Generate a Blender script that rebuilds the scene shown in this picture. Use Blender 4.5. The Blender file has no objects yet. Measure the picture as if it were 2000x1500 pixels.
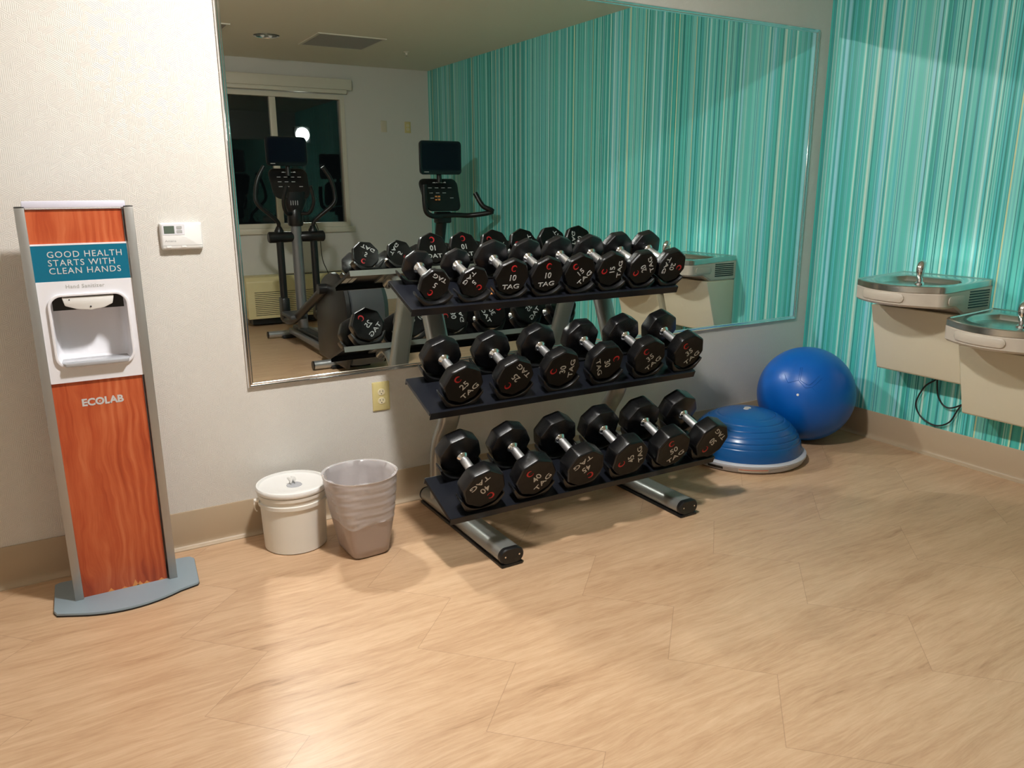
import bpy, bmesh, math, random
from math import sin, cos, pi, radians, sqrt, atan2
from mathutils import Vector, Matrix
random.seed(7)
SC = bpy.context.scene
COL = SC.collection
V = Vector

# ---------------------------------------------------------------- helpers
def link(o, parent=None):
    COL.objects.link(o)
    if parent is not None: o.parent = parent
    return o

def tag(o, label=None, cat=None, group=None, kind=None):
    if label: o['label'] = label
    if cat: o['category'] = cat
    if group: o['group'] = group
    if kind: o['kind'] = kind
    return o

def empty(name, loc, label, cat, group=None, rotz=0):
    o = bpy.data.objects.new(name, None)
    o.empty_display_size = 0.05
    o.location = loc; o.rotation_euler = (0, 0, rotz)
    link(o); return tag(o, label, cat, group)

class MB:
    """collects shapes in one bmesh; o = origin subtracted from every coordinate"""
    def __init__(s, o=(0, 0, 0)):
        s.bm = bmesh.new(); s.o = V(o)
    def v(s, p): return s.bm.verts.new(V(p) - s.o)
    def face(s, vs):
        try: return s.bm.faces.new(vs)
        except ValueError: return None
    def loft(s, rings, closed=True, cap0=True, cap1=True):
        R = [[s.v(p) for p in r] for r in rings]
        n = len(R[0])
        for a, b in zip(R, R[1:]):
            for i in range(n if closed else n - 1):
                j = (i + 1) % n
                s.face([a[i], a[j], b[j], b[i]])
        if closed and cap0: s.face(R[0][::-1])
        if closed and cap1: s.face(R[-1])
        return s
    def box(s, lo, hi, r=0.0, seg=2):
        lo, hi = V(lo), V(hi)
        vs = [s.v((x, y, z)) for x in (lo.x, hi.x) for y in (lo.y, hi.y) for z in (lo.z, hi.z)]
        fs = [(0, 1, 3, 2), (4, 6, 7, 5), (0, 4, 5, 1), (2, 3, 7, 6), (0, 2, 6, 4), (1, 5, 7, 3)]
        F = [s.face([vs[i] for i in f]) for f in fs]
        if r > 0:
            ed = list({e for f in F for e in f.edges})
            bmesh.ops.bevel(s.bm, geom=ed, offset=r, segments=seg, affect='EDGES', profile=0.5)
        return s
    def cyl(s, p0, p1, r, r1=None, n=24, caps=True):
        p0, p1 = V(p0), V(p1); r1 = r if r1 is None else r1
        d = (p1 - p0).normalized()
        a = d.cross(V((0, 0, 1)) if abs(d.z) < .9 else V((1, 0, 0))).normalized(); b = d.cross(a)
        ring = lambda c, q: [c + q * (cos(2 * pi * i / n) * a + sin(2 * pi * i / n) * b) for i in range(n)]
        return s.loft([ring(p0, r), ring(p1, r1)], True, caps, caps)
    def lathe(s, prof, c=(0, 0, 0), axis='z', n=32, cap0=True, cap1=True):
        """prof: list of (radius, height)"""
        rings = []
        for r, h in prof:
            ring = []
            for i in range(n):
                t = 2 * pi * i / n
                if axis == 'z': p = V((r * cos(t), r * sin(t), h))
                elif axis == 'y': p = V((r * cos(t), h, -r * sin(t)))
                else: p = V((h, r * cos(t), r * sin(t)))
                ring.append(V(c) + p)
            rings.append(ring)
        return s.loft(rings, True, cap0, cap1)
    def sphere(s, c, r, n=16, sx=1, sy=1, sz=1):
        prof = []
        rings = []
        for j in range(1, n):
            ph = pi * j / n
            rings.append([V(c) + V((sx * r * sin(ph) * cos(2 * pi * i / (2 * n)), sy * r * sin(ph) * sin(2 * pi * i / (2 * n)), -sz * r * cos(ph))) for i in range(2 * n)])
        return s.loft(rings)
    def tube(s, path, r, n=12, smooth=True, sub=6, flat=None):
        """round tube along a path (Catmull-Rom when smooth); flat=(rx, rz) elliptical"""
        P = [V(p) for p in path]
        if smooth and len(P) > 2:
            Q = []
            E = [P[0] * 2 - P[1]] + P + [P[-1] * 2 - P[-2]]
            for i in range(1, len(E) - 2):
                p0, p1, p2, p3 = E[i - 1:i + 3]
                for k in range(sub):
                    t = k / sub
                    Q.append(0.5 * ((2 * p1) + (p2 - p0) * t + (2 * p0 - 5 * p1 + 4 * p2 - p3) * t * t + (3 * p1 - p0 - 3 * p2 + p3) * t ** 3))
            Q.append(P[-1]); P = Q
        rings = []; a = None
        for i, p in enumerate(P):
            d = ((P[min(i + 1, len(P) - 1)] - P[max(i - 1, 0)])).normalized()
            if a is None:
                ref = V((1, 0, 0)) if abs(d.x) < .9 else V((0, 0, 1))
                a = (ref - d * ref.dot(d)).normalized()
            else:
                a = (a - d * a.dot(d)).normalized()
            b = d.cross(a)
            rr = r(i / (len(P) - 1)) if callable(r) else r
            ra, rb = (rr, rr) if flat is None else flat
            if flat is None:
                rings.append([p + ra * cos(2 * pi * k / n) * a + rb * sin(2 * pi * k / n) * b for k in range(n)])
            else:
                ring = []
                for (u, w) in obround(ra, rb, n):
                    ring.append(p + u * a + w * b)
                rings.append(ring)
        return s.loft(rings)
    def prism(s, poly, axis, lo, hi):
        """poly: 2D outline; axis: extrusion axis. x: (y,z); y: (x,z); z: (x,y)"""
        def P(u, w, h):
            return {'x': (h, u, w), 'y': (u, h, w), 'z': (u, w, h)}[axis]
        return s.loft([[P(u, w, lo) for u, w in poly], [P(u, w, hi) for u, w in poly]])
    def add_mesh(s, me, M):
        vs = [s.v(M @ v.co) for v in me.vertices]
        for p in me.polygons: s.face([vs[i] for i in p.vertices])
        return s
    def bevel(s, w, ang=30, seg=2):
        bmesh.ops.recalc_face_normals(s.bm, faces=s.bm.faces)
        ed = [e for e in s.bm.edges if len(e.link_faces) == 2 and e.calc_face_angle(0) > radians(ang)]
        bmesh.ops.bevel(s.bm, geom=ed, offset=w, segments=seg, affect='EDGES', profile=0.5)
        return s
    def build(s, name, mat, parent=None, smooth=35, loc=None, kind=None, label=None):
        bmesh.ops.recalc_face_normals(s.bm, faces=s.bm.faces)
        me = bpy.data.meshes.new(name); s.bm.to_mesh(me); s.bm.free()
        if smooth:
            for p in me.polygons: p.use_smooth = True
            me.set_sharp_from_angle(angle=radians(smooth))
        me.materials.append(mat)
        o = bpy.data.objects.new(name, me)
        if loc is not None: o.location = loc
        link(o, parent)
        if kind: o['kind'] = kind
        if label: o['label'] = label
        return o

def obround(rx, rz, n=32):
    """stadium outline, wider in x"""
    m = n // 2; out = []
    r = min(rx, rz); dx = rx - r; dz = rz - r
    for k in range(n):
        t = 2 * pi * (k + .5) / n
        c, q = cos(t), sin(t)
        out.append((r * c + (dx if c > 0 else -dx), r * q + (dz if q > 0 else -dz)))
    return out

def rrect(x0, z0, x1, z1, r, k=6):
    out = []
    for cx, cz, a0 in ((x1 - r, z1 - r, 0), (x0 + r, z1 - r, 90), (x0 + r, z0 + r, 180), (x1 - r, z0 + r, 270)):
        for i in range(k + 1):
            t = radians(a0 + 90 * i / k)
            out.append((cx + r * cos(t), cz + r * sin(t)))
    return out

_tc = {}
def text_mesh(body, size, bold=0.0, align='CENTER', sx=1.0, spacing=1.0, extrude=0.0006):
    key = (body, size, bold, align, sx, spacing, extrude)
    if key in _tc: return _tc[key]
    cu = bpy.data.curves.new('lettering', 'FONT')
    cu.body = body; cu.size = size; cu.align_x = align; cu.align_y = 'CENTER'
    cu.extrude = extrude; cu.offset = bold; cu.space_character = spacing; cu.resolution_u = 3
    ob = bpy.data.objects.new('lettering', cu); COL.objects.link(ob)
    bpy.context.view_layer.update()
    dg = bpy.context.evaluated_depsgraph_get()
    me = bpy.data.meshes.new_from_object(ob.evaluated_get(dg))
    bpy.data.objects.remove(ob)
    if sx != 1:
        for v in me.vertices: v.co.x *= sx
    _tc[key] = me
    return me
FACE = Matrix.Rotation(radians(90), 4, 'X')          # text lying in XY -> upright, read from -Y

# ---------------------------------------------------------------- materials
def srgb(r, g, b):
    f = lambda c: (c / 255) / 12.92 if c / 255 <= .04045 else ((c / 255 + .055) / 1.055) ** 2.4
    return (f(r), f(g), f(b), 1)

class NT:
    def __init__(s, name):
        s.m = bpy.data.materials.new(name); s.m.use_nodes = True
        s.t = s.m.node_tree; s.b = s.t.nodes['Principled BSDF']; s.out = s.t.nodes['Material Output']
    def n(s, typ, **kw):
        nd = s.t.nodes.new(typ)
        for k, v in kw.items(): setattr(nd, k, v)
        return nd
    def l(s, a, b): s.t.links.new(a, b)
    def math(s, op, a, b=None, c=None):
        nd = s.n('ShaderNodeMath', operation=op)
        for i, x in enumerate((a, b, c)):
            if x is None: continue
            if isinstance(x, (int, float)): nd.inputs[i].default_value = x
            else: s.l(x, nd.inputs[i])
        return nd.outputs[0]
    def mix(s, f, a, b):
        nd = s.n('ShaderNodeMix', data_type='RGBA')
        for sock, x in ((nd.inputs['Factor'], f), (nd.inputs['A'], a), (nd.inputs['B'], b)):
            if isinstance(x, (int, float)): sock.default_value = x
            elif isinstance(x, tuple): sock.default_value = x
            else: s.l(x, sock)
        # colour sockets of a Mix node are inputs 6 and 7, factor 0
        return nd.outputs[2]
    def mixc(s, f, a, b):
        nd = s.n('ShaderNodeMix', data_type='RGBA')
        for idx, x in ((0, f), (6, a), (7, b)):
            if isinstance(x, (int, float)): nd.inputs[idx].default_value = x
            elif isinstance(x, tuple): nd.inputs[idx].default_value = x
            else: s.l(x, nd.inputs[idx])
        return nd.outputs[2]
    def ramp(s, f, stops, mode='LINEAR'):
        nd = s.n('ShaderNodeValToRGB'); nd.color_ramp.interpolation = mode
        el = nd.color_ramp.elements
        while len(el) > 1: el.remove(el[-1])
        el[0].position = stops[0][0]; el[0].color = stops[0][1]
        for p, c in stops[1:]:
            e = el.new(p); e.color = c
        s.l(f, nd.inputs[0]); return nd.outputs[0]
    def pos(s, obj=False):
        if obj: return s.n('ShaderNodeTexCoord').outputs['Object']
        return s.n('ShaderNodeNewGeometry').outputs['Position']
    def xyz(s, vec):
        nd = s.n('ShaderNodeSeparateXYZ'); s.l(vec, nd.inputs[0]); return nd.outputs
    def comb(s, x, y, z):
        nd = s.n('ShaderNodeCombineXYZ')
        for i, q in enumerate((x, y, z)):
            if isinstance(q, (int, float)): nd.inputs[i].default_value = q
            else: s.l(q, nd.inputs[i])
        return nd.outputs[0]
    def noise(s, vec, scale, detail=2, rough=.5, dim='3D'):
        nd = s.n('ShaderNodeTexNoise', noise_dimensions=dim)
        nd.inputs['Scale'].default_value = scale; nd.inputs['Detail'].default_value = detail
        nd.inputs['Roughness'].default_value = rough
        s.l(vec, nd.inputs['Vector' if dim != '1D' else 'W']); return nd
    def bump(s, h, strength, dist=.001):
        nd = s.n('ShaderNodeBump'); nd.inputs['Strength'].default_value = strength; nd.inputs['Distance'].default_value = dist
        s.l(h, nd.inputs['Height']); s.l(nd.outputs[0], s.b.inputs['Normal'])
    def set(s, **kw):
        for k, v in kw.items():
            i = s.b.inputs[k.replace('_', ' ')]
            if isinstance(v, (int, float, tuple)): i.default_value = v
            else: s.l(v, i)
        return s

MAT = {}
def simple(name, col, rough=.5, metal=0.0, nscale=0, nstr=.1, var=0.0, **kw):
    t = NT(name)
    t.set(Roughness=rough, Metallic=metal, Base_Color=col, **kw)
    if nscale or var:
        ns = t.noise(t.pos(True), nscale or 60, 3)
        if var:
            c2 = tuple(max(0, c * (1 - var)) for c in col[:3]) + (1,)
            t.set(Base_Color=t.mixc(ns.outputs[0], c2, col))
        if nscale: t.bump(ns.outputs[0], nstr)
    MAT[name] = t.m
    return t.m

simple('rubber_black', (.0050, .0051, .0058, 1), .27, nscale=420, nstr=.55)
MAT['rubber_black'].node_tree.nodes['Principled BSDF'].inputs['Specular IOR Level'].default_value = .50
simple('rubber_face', (.0042, .0040, .0040, 1), .42, nscale=500, nstr=.05)
MAT['rubber_face'].node_tree.nodes['Principled BSDF'].inputs['Specular IOR Level'].default_value = .22
simple('chrome', (.80, .80, .81, 1), .10, 1.0)
simple('knurled_chrome', (.90, .90, .91, 1), .42, 1.0, nscale=900, nstr=.25)
simple('steel_brushed', (.62, .64, .62, 1), .24, 1.0, nscale=400, nstr=.05)
simple('silver_paint', (.36, .37, .355, 1), .30, .65)
simple('black_powder', (.008, .009, .013, 1), .30, nscale=700, nstr=.10)
MAT['black_powder'].node_tree.nodes['Principled BSDF'].inputs['Specular IOR Level'].default_value = .36
simple('black_plastic', (.0065, .0065, .007, 1), .34, nscale=500, nstr=.05)
simple('black_gloss', (.006, .006, .008, 1), .16)
simple('dark_grey_plastic', (.045, .048, .052, 1), .42, nscale=400, nstr=.05)
simple('screen_glass', (.003, .004, .011, 1), .14)
MAT['screen_glass'].node_tree.nodes['Principled BSDF'].inputs['Specular IOR Level'].default_value = .22
simple('letter_white', (.56, .56, .56, 1), .55)
simple('letter_grey', (.42, .42, .43, 1), .5)
simple('letter_red', srgb(190, 28, 34), .45)
simple('white_plastic', (.78, .77, .75, 1), .32, nscale=200, nstr=.02)
simple('panel_white', (.76, .75, .79, 1), .38)
simple('cap_lavender', (.66, .65, .76, 1), .35)
simple('off_white_plastic', (.80, .79, .74, 1), .36)
simple('bucket_white', (.76, .74, .68, 1), .30)
simple('aluminium', (.40, .39, .37, 1), .38, .7, nscale=300, nstr=.03)
simple('base_grey', (.25, .315, .36, 1), .38, nscale=400, nstr=.04)
simple('teal_sign', srgb(8, 104, 132), .30)
simple('ground_grey', (.05, .05, .05, 1), .6)  # even dark grey for the ground outside
simple('tray_clear', (.42, .43, .46, 1), .15)
simple('lcd', srgb(92, 104, 92), .2)
simple('button_grey', (.42, .42, .41, 1), .5)
simple('ivory', srgb(205, 190, 132), .36)
simple('ivory_light', srgb(226, 214, 178), .36)
simple('plate_beige', srgb(205, 196, 172), .4)
simple('baseboard_taupe', srgb(176, 156, 130), .42, nscale=80, nstr=.03)
simple('can_greige', srgb(168, 152, 143), .34, nscale=300, nstr=.03)
simple('ball_blue', srgb(0, 92, 182), .34, nscale=60, nstr=.02)
simple('dome_blue', srgb(18, 86, 150), .27, nscale=90, nstr=.02)
simple('platform_grey', srgb(186, 188, 196), .4)
simple('fountain_grey', srgb(198, 188, 174), .38, nscale=300, nstr=.03)
simple('fountain_cream', srgb(216, 208, 184), .42, nscale=250, nstr=.03)
simple('trim_white', srgb(214, 208, 192), .4)
simple('vent_grey', (.40, .37, .345, 1), .5)
simple('aircon_cream', srgb(214, 200, 152), .42)
simple('rail_silver', (.55, .56, .57, 1), .28, .8)
simple('post_grey', (.22, .22, .225, 1), .32, .55)
simple('cable_black', (.01, .01, .01, 1), .4)
simple('label_paper', (.66, .64, .58, 1), .5)
simple('label_orange', srgb(226, 150, 84), .5)
simple('label_red', srgb(214, 90, 60), .5)

def mat_wallpaper():
    t = NT('embossed_wallpaper')
    x, y, z = t.xyz(t.pos())
    h = t.math('ADD', x, y)
    vec = t.comb(h, z, 0)
    vo = t.n('ShaderNodeTexVoronoi', voronoi_dimensions='2D', distance='MANHATTAN'); vo.inputs['Scale'].default_value = 60
    t.l(vec, vo.inputs['Vector'])
    r = t.xyz(vo.outputs['Color'])[0]
    k = t.math('FLOOR', t.math('MULTIPLY', r, 3))
    ang = t.math('ADD', t.math('MULTIPLY', k, pi / 3), pi / 6 * 0)
    u = t.math('ADD', t.math('MULTIPLY', h, t.math('COSINE', ang)), t.math('MULTIPLY', z, t.math('SINE', ang)))
    s = t.math('SINE', t.math('MULTIPLY', u, 2 * pi / .0056))
    fine = t.noise(t.pos(), 900, 1).outputs[0]
    hh = t.math('ADD', s, t.math('MULTIPLY', fine, .5))
    t.bump(hh, .32, .0008)
    pearl = t.mixc(t.math('MULTIPLY', t.math('ADD', s, 1), .5), srgb(208, 204, 197), srgb(217, 213, 206))
    t.set(Base_Color=pearl, Roughness=.40)
    t.b.inputs['Specular IOR Level'].default_value = .5
    MAT['wallpaper'] = t.m
mat_wallpaper()

def mat_ceiling():
    t = NT('ceiling_paint')
    ns = t.noise(t.pos(), 160, 4)
    t.bump(ns.outputs[0], .25, .002)
    t.set(Base_Color=srgb(226, 220, 204), Roughness=.8)
    MAT['ceiling'] = t.m
mat_ceiling()

def mat_stripes():
    t = NT('teal_striped_wallpaper')
    x, y, z = t.xyz(t.pos())
    def cells(scale, off):
        vo = t.n('ShaderNodeTexVoronoi', voronoi_dimensions='1D'); vo.inputs['Scale'].default_value = scale
        t.l(t.math('ADD', y, off), vo.inputs['W'])
        return t.xyz(vo.outputs['Color'])
    a = cells(64, 3.1)
    base = t.ramp(a[0], [(0, srgb(58, 170, 158)), (.14, srgb(92, 200, 188)), (.30, srgb(70, 188, 178)), (.46, srgb(112, 212, 202)),
                         (.60, srgb(84, 196, 198)), (.74, srgb(122, 216, 204)), (.86, srgb(62, 180, 172)), (.94, srgb(140, 212, 222))], 'CONSTANT')
    b = cells(190, 11.7)
    m1 = t.math('GREATER_THAN', b[0], .62)
    thin = t.ramp(b[1], [(0, srgb(36, 128, 126)), (.26, srgb(66, 158, 166)), (.46, srgb(136, 216, 208)), (.75, srgb(108, 194, 196)), (.9, srgb(164, 222, 212))], 'CONSTANT')
    c1 = t.mixc(t.math('MULTIPLY', m1, .85), base, thin)
    # light mint / lime accent lines of fixed slim width at random places
    vo = t.n('ShaderNodeTexVoronoi', voronoi_dimensions='1D'); vo.inputs['Scale'].default_value = 13
    t.l(t.math('ADD', y, 5.5), vo.inputs['W'])
    rnd = t.xyz(vo.outputs['Color'])
    near = t.math('LESS_THAN', vo.outputs['Distance'], t.math('MULTIPLY_ADD', rnd[2], .06, .035))
    on = t.math('MULTIPLY', near, t.math('GREATER_THAN', rnd[0], .15))
    acc = t.ramp(rnd[1], [(0, srgb(200, 236, 222)), (.38, srgb(184, 240, 236)), (.62, srgb(212, 232, 184)), (.80, srgb(216, 216, 150)), (.90, srgb(206, 232, 216))], 'CONSTANT')
    c2 = t.mixc(t.math('MULTIPLY', on, .85), c1, acc)
    gm = t.n('ShaderNodeGamma'); gm.inputs[1].default_value = .94; t.l(c2, gm.inputs[0])
    t.set(Base_Color=gm.outputs[0], Roughness=.42)
    MAT['stripes'] = t.m
mat_stripes()

def mat_floor():
    t = NT('wood_vinyl_floor')
    x, y, z = t.xyz(t.pos())
    tri = t.math('PINGPONG', t.math('ADD', y, 1.1085 + 40 * .441), .2205)
    u = t.math('DIVIDE', t.math('SUBTRACT', t.math('ADD', x, 3.045), tri), .622)
    col = t.math('FLOOR', u); fr = t.math('SUBTRACT', u, col)
    dist = t.math('MULTIPLY', t.math('MINIMUM', fr, t.math('SUBTRACT', 1, fr)), .622 * .7071)
    seam = t.math('LESS_THAN', dist, .0009)
    # grain running along x, shifted per column
    sh = t.math('MULTIPLY', col, 3.77)
    warp = t.noise(t.comb(t.math('MULTIPLY', x, 1.3), t.math('ADD', t.math('MULTIPLY', y, 4), sh), sh), 1.6, 2)
    yw = t.math('ADD', y, t.math('MULTIPLY', warp.outputs[0], .075))
    g1 = t.noise(t.comb(t.math('MULTIPLY', x, 2.6), t.math('MULTIPLY', yw, 27), sh), 1.6, 6, .66)
    g2 = t.noise(t.comb(t.math('MULTIPLY', x, 16), t.math('MULTIPLY', yw, 190), sh), 1.0, 3, .6)
    g3 = t.noise(t.comb(t.math('MULTIPLY', x, .8), t.math('MULTIPLY', yw, 7), sh), 1.5, 2)
    f = t.math('ADD', t.math('MULTIPLY', g1.outputs[0], .50), t.math('ADD', t.math('MULTIPLY', g2.outputs[0], .28), t.math('MULTIPLY', g3.outputs[0], .30)))
    c = t.ramp(f, [(.34, srgb(146, 112, 82)), (.43, srgb(178, 143, 111)), (.54, srgb(191, 157, 124)), (.70, srgb(205, 173, 141))])
    c = t.mixc(t.math('MULTIPLY', seam, .38), c, srgb(96, 64, 42))
    t.set(Base_Color=c, Roughness=t.math('MULTIPLY_ADD', g1.outputs[0], .10, .30))
    t.b.inputs['Specular IOR Level'].default_value = .5
    t.bump(t.math('SUBTRACT', g2.outputs[0], t.math('MULTIPLY', seam, 1.2)), .22, .0006)
    MAT['floor'] = t.m
mat_floor()

def mat_wood(name, seedv):
    t = NT(name)
    x, y, z = t.xyz(t.pos(True))
    warp = t.noise(t.comb(t.math('MULTIPLY', x, 5), seedv, t.math('MULTIPLY', z, 2.2)), 1.5, 3)
    xw = t.math('ADD', x, t.math('MULTIPLY', warp.outputs[0], .09))
    rings = t.math('SINE', t.math('MULTIPLY', t.math('ADD', xw, t.math('MULTIPLY', t.math('ABSOLUTE', x), .5)), 175))
    g = t.noise(t.comb(t.math('MULTIPLY', xw, 60), seedv, t.math('MULTIPLY', z, 3)), 1.5, 5, .6)
    g2 = t.noise(t.comb(t.math('MULTIPLY', x, 9), seedv + 3, t.math('MULTIPLY', z, 3)), 1.0, 2)
    f = t.math('ADD', t.math('MULTIPLY', g.outputs[0], .55), t.math('ADD', t.math('MULTIPLY', rings, .07), t.math('MULTIPLY', g2.outputs[0], .45)))
    c = t.ramp(f, [(.26, srgb(146, 56, 30)), (.42, srgb(176, 76, 42)), (.56, srgb(190, 92, 54)), (.74, srgb(204, 114, 74))])
    t.set(Base_Color=c, Roughness=.30)
    MAT[name] = t.m
mat_wood('cherry_wood', 1.7)

def mat_mirror():
    t = NT('mirror_glass'); t.set(Base_Color=(.80, .84, .81, 1), Metallic=1.0, Roughness=0.0); MAT['mirror'] = t.m
mat_mirror()

def mat_glass(name, col, rough=0.0, alpha_mix=.9):
    t = NT(name)
    tr = t.n('ShaderNodeBsdfTransparent'); tr.inputs[0].default_value = col
    gl = t.n('ShaderNodeBsdfGlossy'); gl.inputs['Roughness'].default_value = rough
    fr = t.n('ShaderNodeFresnel'); fr.inputs['IOR'].default_value = 1.5
    mx = t.n('ShaderNodeMixShader'); t.l(fr.outputs[0], mx.inputs[0]); t.l(tr.outputs[0], mx.inputs[1]); t.l(gl.outputs[0], mx.inputs[2])
    t.l(mx.outputs[0], t.out.inputs['Surface']); MAT[name] = t.m
mat_glass('window_pane', (.85, .88, .86, 1))

def mat_film():
    t = NT('bin_liner_film')
    t.set(Base_Color=(.80, .79, .82, 1), Roughness=.20)
    x, y, z = t.xyz(t.pos(True))
    ns = t.noise(t.comb(t.math('MULTIPLY', x, .25), t.math('MULTIPLY', y, .25), z), 95, 2)
    t.bump(ns.outputs[0], .35, .002)
    tr = t.n('ShaderNodeBsdfTransparent')
    mx = t.n('ShaderNodeMixShader'); mx.inputs[0].default_value = .36
    t.l(tr.outputs[0], mx.inputs[1]); t.l(t.b.outputs[0], mx.inputs[2]); t.l(mx.outputs[0], t.out.inputs['Surface'])
    MAT['film'] = t.m
mat_film()

def mat_emit(name, col, strength):
    t = NT(name); t.set(Base_Color=(.8, .8, .8, 1), Emission_Color=col, Emission_Strength=strength); MAT[name] = t.m
LAMP = 250.0
mat_emit('lamp_lens', (1.0, .985, .968, 1), LAMP)
mat_emit('outdoor_lens', (1.0, .97, .92, 1), 60)
M = MAT

# ---------------------------------------------------------------- the room
CZ = 2.652; YF = -5.325; XL = -5.0
MB().box((XL - .1, YF - .1, -.1), (.1, .1, 0)).build('floor', M['floor'], kind='structure', smooth=0)
MB().box((XL - .1, YF - .1, CZ), (.1, .1, CZ + .1)).build('ceiling', M['ceiling'], kind='structure', smooth=0)
MB().box((XL - .1, 0, 0), (.1, .1, CZ)).build('wall_back', M['wallpaper'], kind='structure', smooth=0)
MB().box((0, YF, 0), (.1, 0, CZ)).build('wall_right', M['stripes'], kind='structure', smooth=0)
MB().box((XL - .1, YF, 0), (XL, 0, CZ)).build('wall_left', M['wallpaper'], kind='structure', smooth=0)
WX0, WX1, WZ0, WZ1 = -2.48, -.985, .992, 2.345
w = MB()
w.box((XL - .1, YF - .1, 0), (WX0, YF, CZ)).box((WX1, YF - .1, 0), (.1, YF, CZ))
w.box((WX0, YF - .1, 0), (WX1, YF, WZ0)).box((WX0, YF - .1, WZ1), (WX1, YF, CZ))
w.build('wall_front', M['wallpaper'], kind='structure', smooth=0)

ZB = .1535
def skirting(name, a, b, nrm):
    """profile extruded from a to b; nrm points into the room"""
    prof = [(0.0005, 0), (.026, 0), (.0255, .004), (.0215, .0075), (.014, .0105), (.0095, .016), (.0078, .026), (.0075, .04), (.007, ZB - .004), (.005, ZB), (.0005, ZB)]
    a, b, n = V(a), V(b), V(nrm)
    m = MB().loft([[p + n * u + V((0, 0, q)) for u, q in prof] for p in (a, b)])
    return m.build(name, M['baseboard_taupe'], kind='structure', smooth=40)
skirting('baseboard_back', (XL, 0, 0), (-.001, 0, 0), (0, -1, 0))
skirting('baseboard_right', (0, -.02, 0), (0, YF + .02, 0), (-1, 0, 0))
skirting('baseboard_front', (XL, YF, 0), (-.02, YF, 0), (0, 1, 0))
skirting('baseboard_left', (XL, -.02, 0), (XL, YF + .02, 0), (1, 0, 0))

# window behind the camera, seen in the mirror
win = bpy.data.objects.new('window_1', None); win.location = ((WX0 + WX1) / 2, YF, WZ0); link(win); win['kind'] = 'structure'
o = win.location
fr = MB(o); f = .045; yb, yf = YF - .085, YF + .012
fr.box((WX0, yb, WZ0), (WX0 + f, yf, WZ1)).box((WX1 - f, yb, WZ0), (WX1, yf, WZ1))
fr.box((WX0 + f, yb, WZ1 - f), (WX1 - f, yf, WZ1)).box((WX0 + f, yb, WZ0), (WX1 - f, yf, WZ0 + f))
fr.build('window_frame', M['trim_white'], win, smooth=0)
MB(o).box((-1.765, YF - .07, WZ0 + f), (-1.70, YF - .01, WZ1 - f), .004).build('window_mullion', M['trim_white'], win)
MB(o).box((WX0 + f, YF - .045, WZ0 + f), (-1.765, YF - .039, WZ1 - f)).build('window_pane', M['window_pane'], win, smooth=0)
MB(o).box((-1.70, YF - .045, WZ0 + f), (WX1 - f, YF - .039, WZ1 - f)).build('window_pane', M['window_pane'], win, smooth=0)
MB(o).box((WX0 - .05, YF + .001, WZ0 - .06), (WX1 + .05, YF + .03, WZ0 - .001), .005).build('window_sill', M['trim_white'], win)
MB(o).box((-1.71, YF - .012, 1.74), (-1.695, YF + .004, 1.80), .003).build('window_latch', M['black_plastic'], win)

t = empty('roller_shade', ((WX0 + WX1) / 2, YF, 2.394), 'white roller shade cassette mounted across the top of the dark window', 'window shade')
MB(t.location).box((WX0 - .075, YF + .001, 2.394), (WX1 + .072, YF + .075, 2.500), .006).build('cassette', M['trim_white'], t)
MB(t.location).box((WX0 - .02, YF + .014, 2.356), (WX1 + .02, YF + .06, 2.394), .004).build('hem_bar', M['trim_white'], t)

def ceiling_lamp(loc, lens, label, r=.088, lm='lamp_lens'):
    t = empty('recessed_downlight', loc, label, 'ceiling light', 'recessed ceiling lights')
    m = MB(loc); z = loc[2]
    m.lathe([(r, z - .001), (r + .022, z - .001), (r + .022, z - .006), (r + .014, z - .010), (r + .002, z - .010), (r, z - .006)], (loc[0], loc[1], 0), n=48, cap0=False, cap1=False)
    m.build('trim_ring', M['trim_white'] if lens else M['chrome'], t)
    if lens:
        MB(loc).lathe([(r - .001, z - .002), (r - .002, z - .012), (r * .92, z - .028), (r * .76, z - .042), (r * .5, z - .052), (r * .2, z - .057), (.002, z - .058)], (loc[0], loc[1], 0), n=48).build('lens', M[lm], t, smooth=80)
    else:
        MB(loc).cyl((loc[0], loc[1], z - .0005), (loc[0], loc[1], z - .003), r - .002, n=40).build('reflector', M['silver_paint'], t)
        for dx in (-.035, .03):
            MB(loc).sphere((loc[0] + dx, loc[1] + .01, z - .006), .017, 8).build('bulb', M['white_plastic'], t)
    return t
ceiling_lamp((-2.95, -1.30, CZ), True, 'lit round downlight in the ceiling above the floor in front of the mirror')
ceiling_lamp((-2.055, -4.09, CZ), False, 'unlit chrome round downlight in the ceiling, seen in the mirror beside the grille')

def grille(loc, hx, hy, label):
    t = empty('ceiling_vent', loc, label, 'vent', 'ceiling air grilles')
    x, y, z = loc
    m = MB(loc)
    m.box((x - hx - .025, y - hy - .025, z - .008), (x + hx + .025, y - hy, z - .0005)).box((x - hx - .025, y + hy, z - .008), (x + hx + .025, y + hy + .025, z - .0005))
    m.box((x - hx - .025, y - hy, z - .008), (x - hx, y + hy, z - .0005)).box((x + hx, y - hy, z - .008), (x + hx + .025, y + hy, z - .0005))
    m.build('vent_frame', M['trim_white'], t, smooth=0)
    m = MB(loc).box((x - hx, y - hy, z - .003), (x + hx, y + hy, z - .0005))
    n = 26
    for i in range(n):
        q = y - hy + 2 * hy * (i + .5) / n
        m.box((x - hx, q - .004, z - .007), (x + hx, q + .004, z - .003))
    m.build('louvres', M['vent_grey'], t, smooth=0)
grille((-1.405, -4.06, CZ), .28, .28, 'square grey air grille in the ceiling, seen in the mirror above the window')
grille((-2.72, -4.06, CZ), .28, .28, 'ceiling air grille just cut off by the left edge of the mirror')
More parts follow.
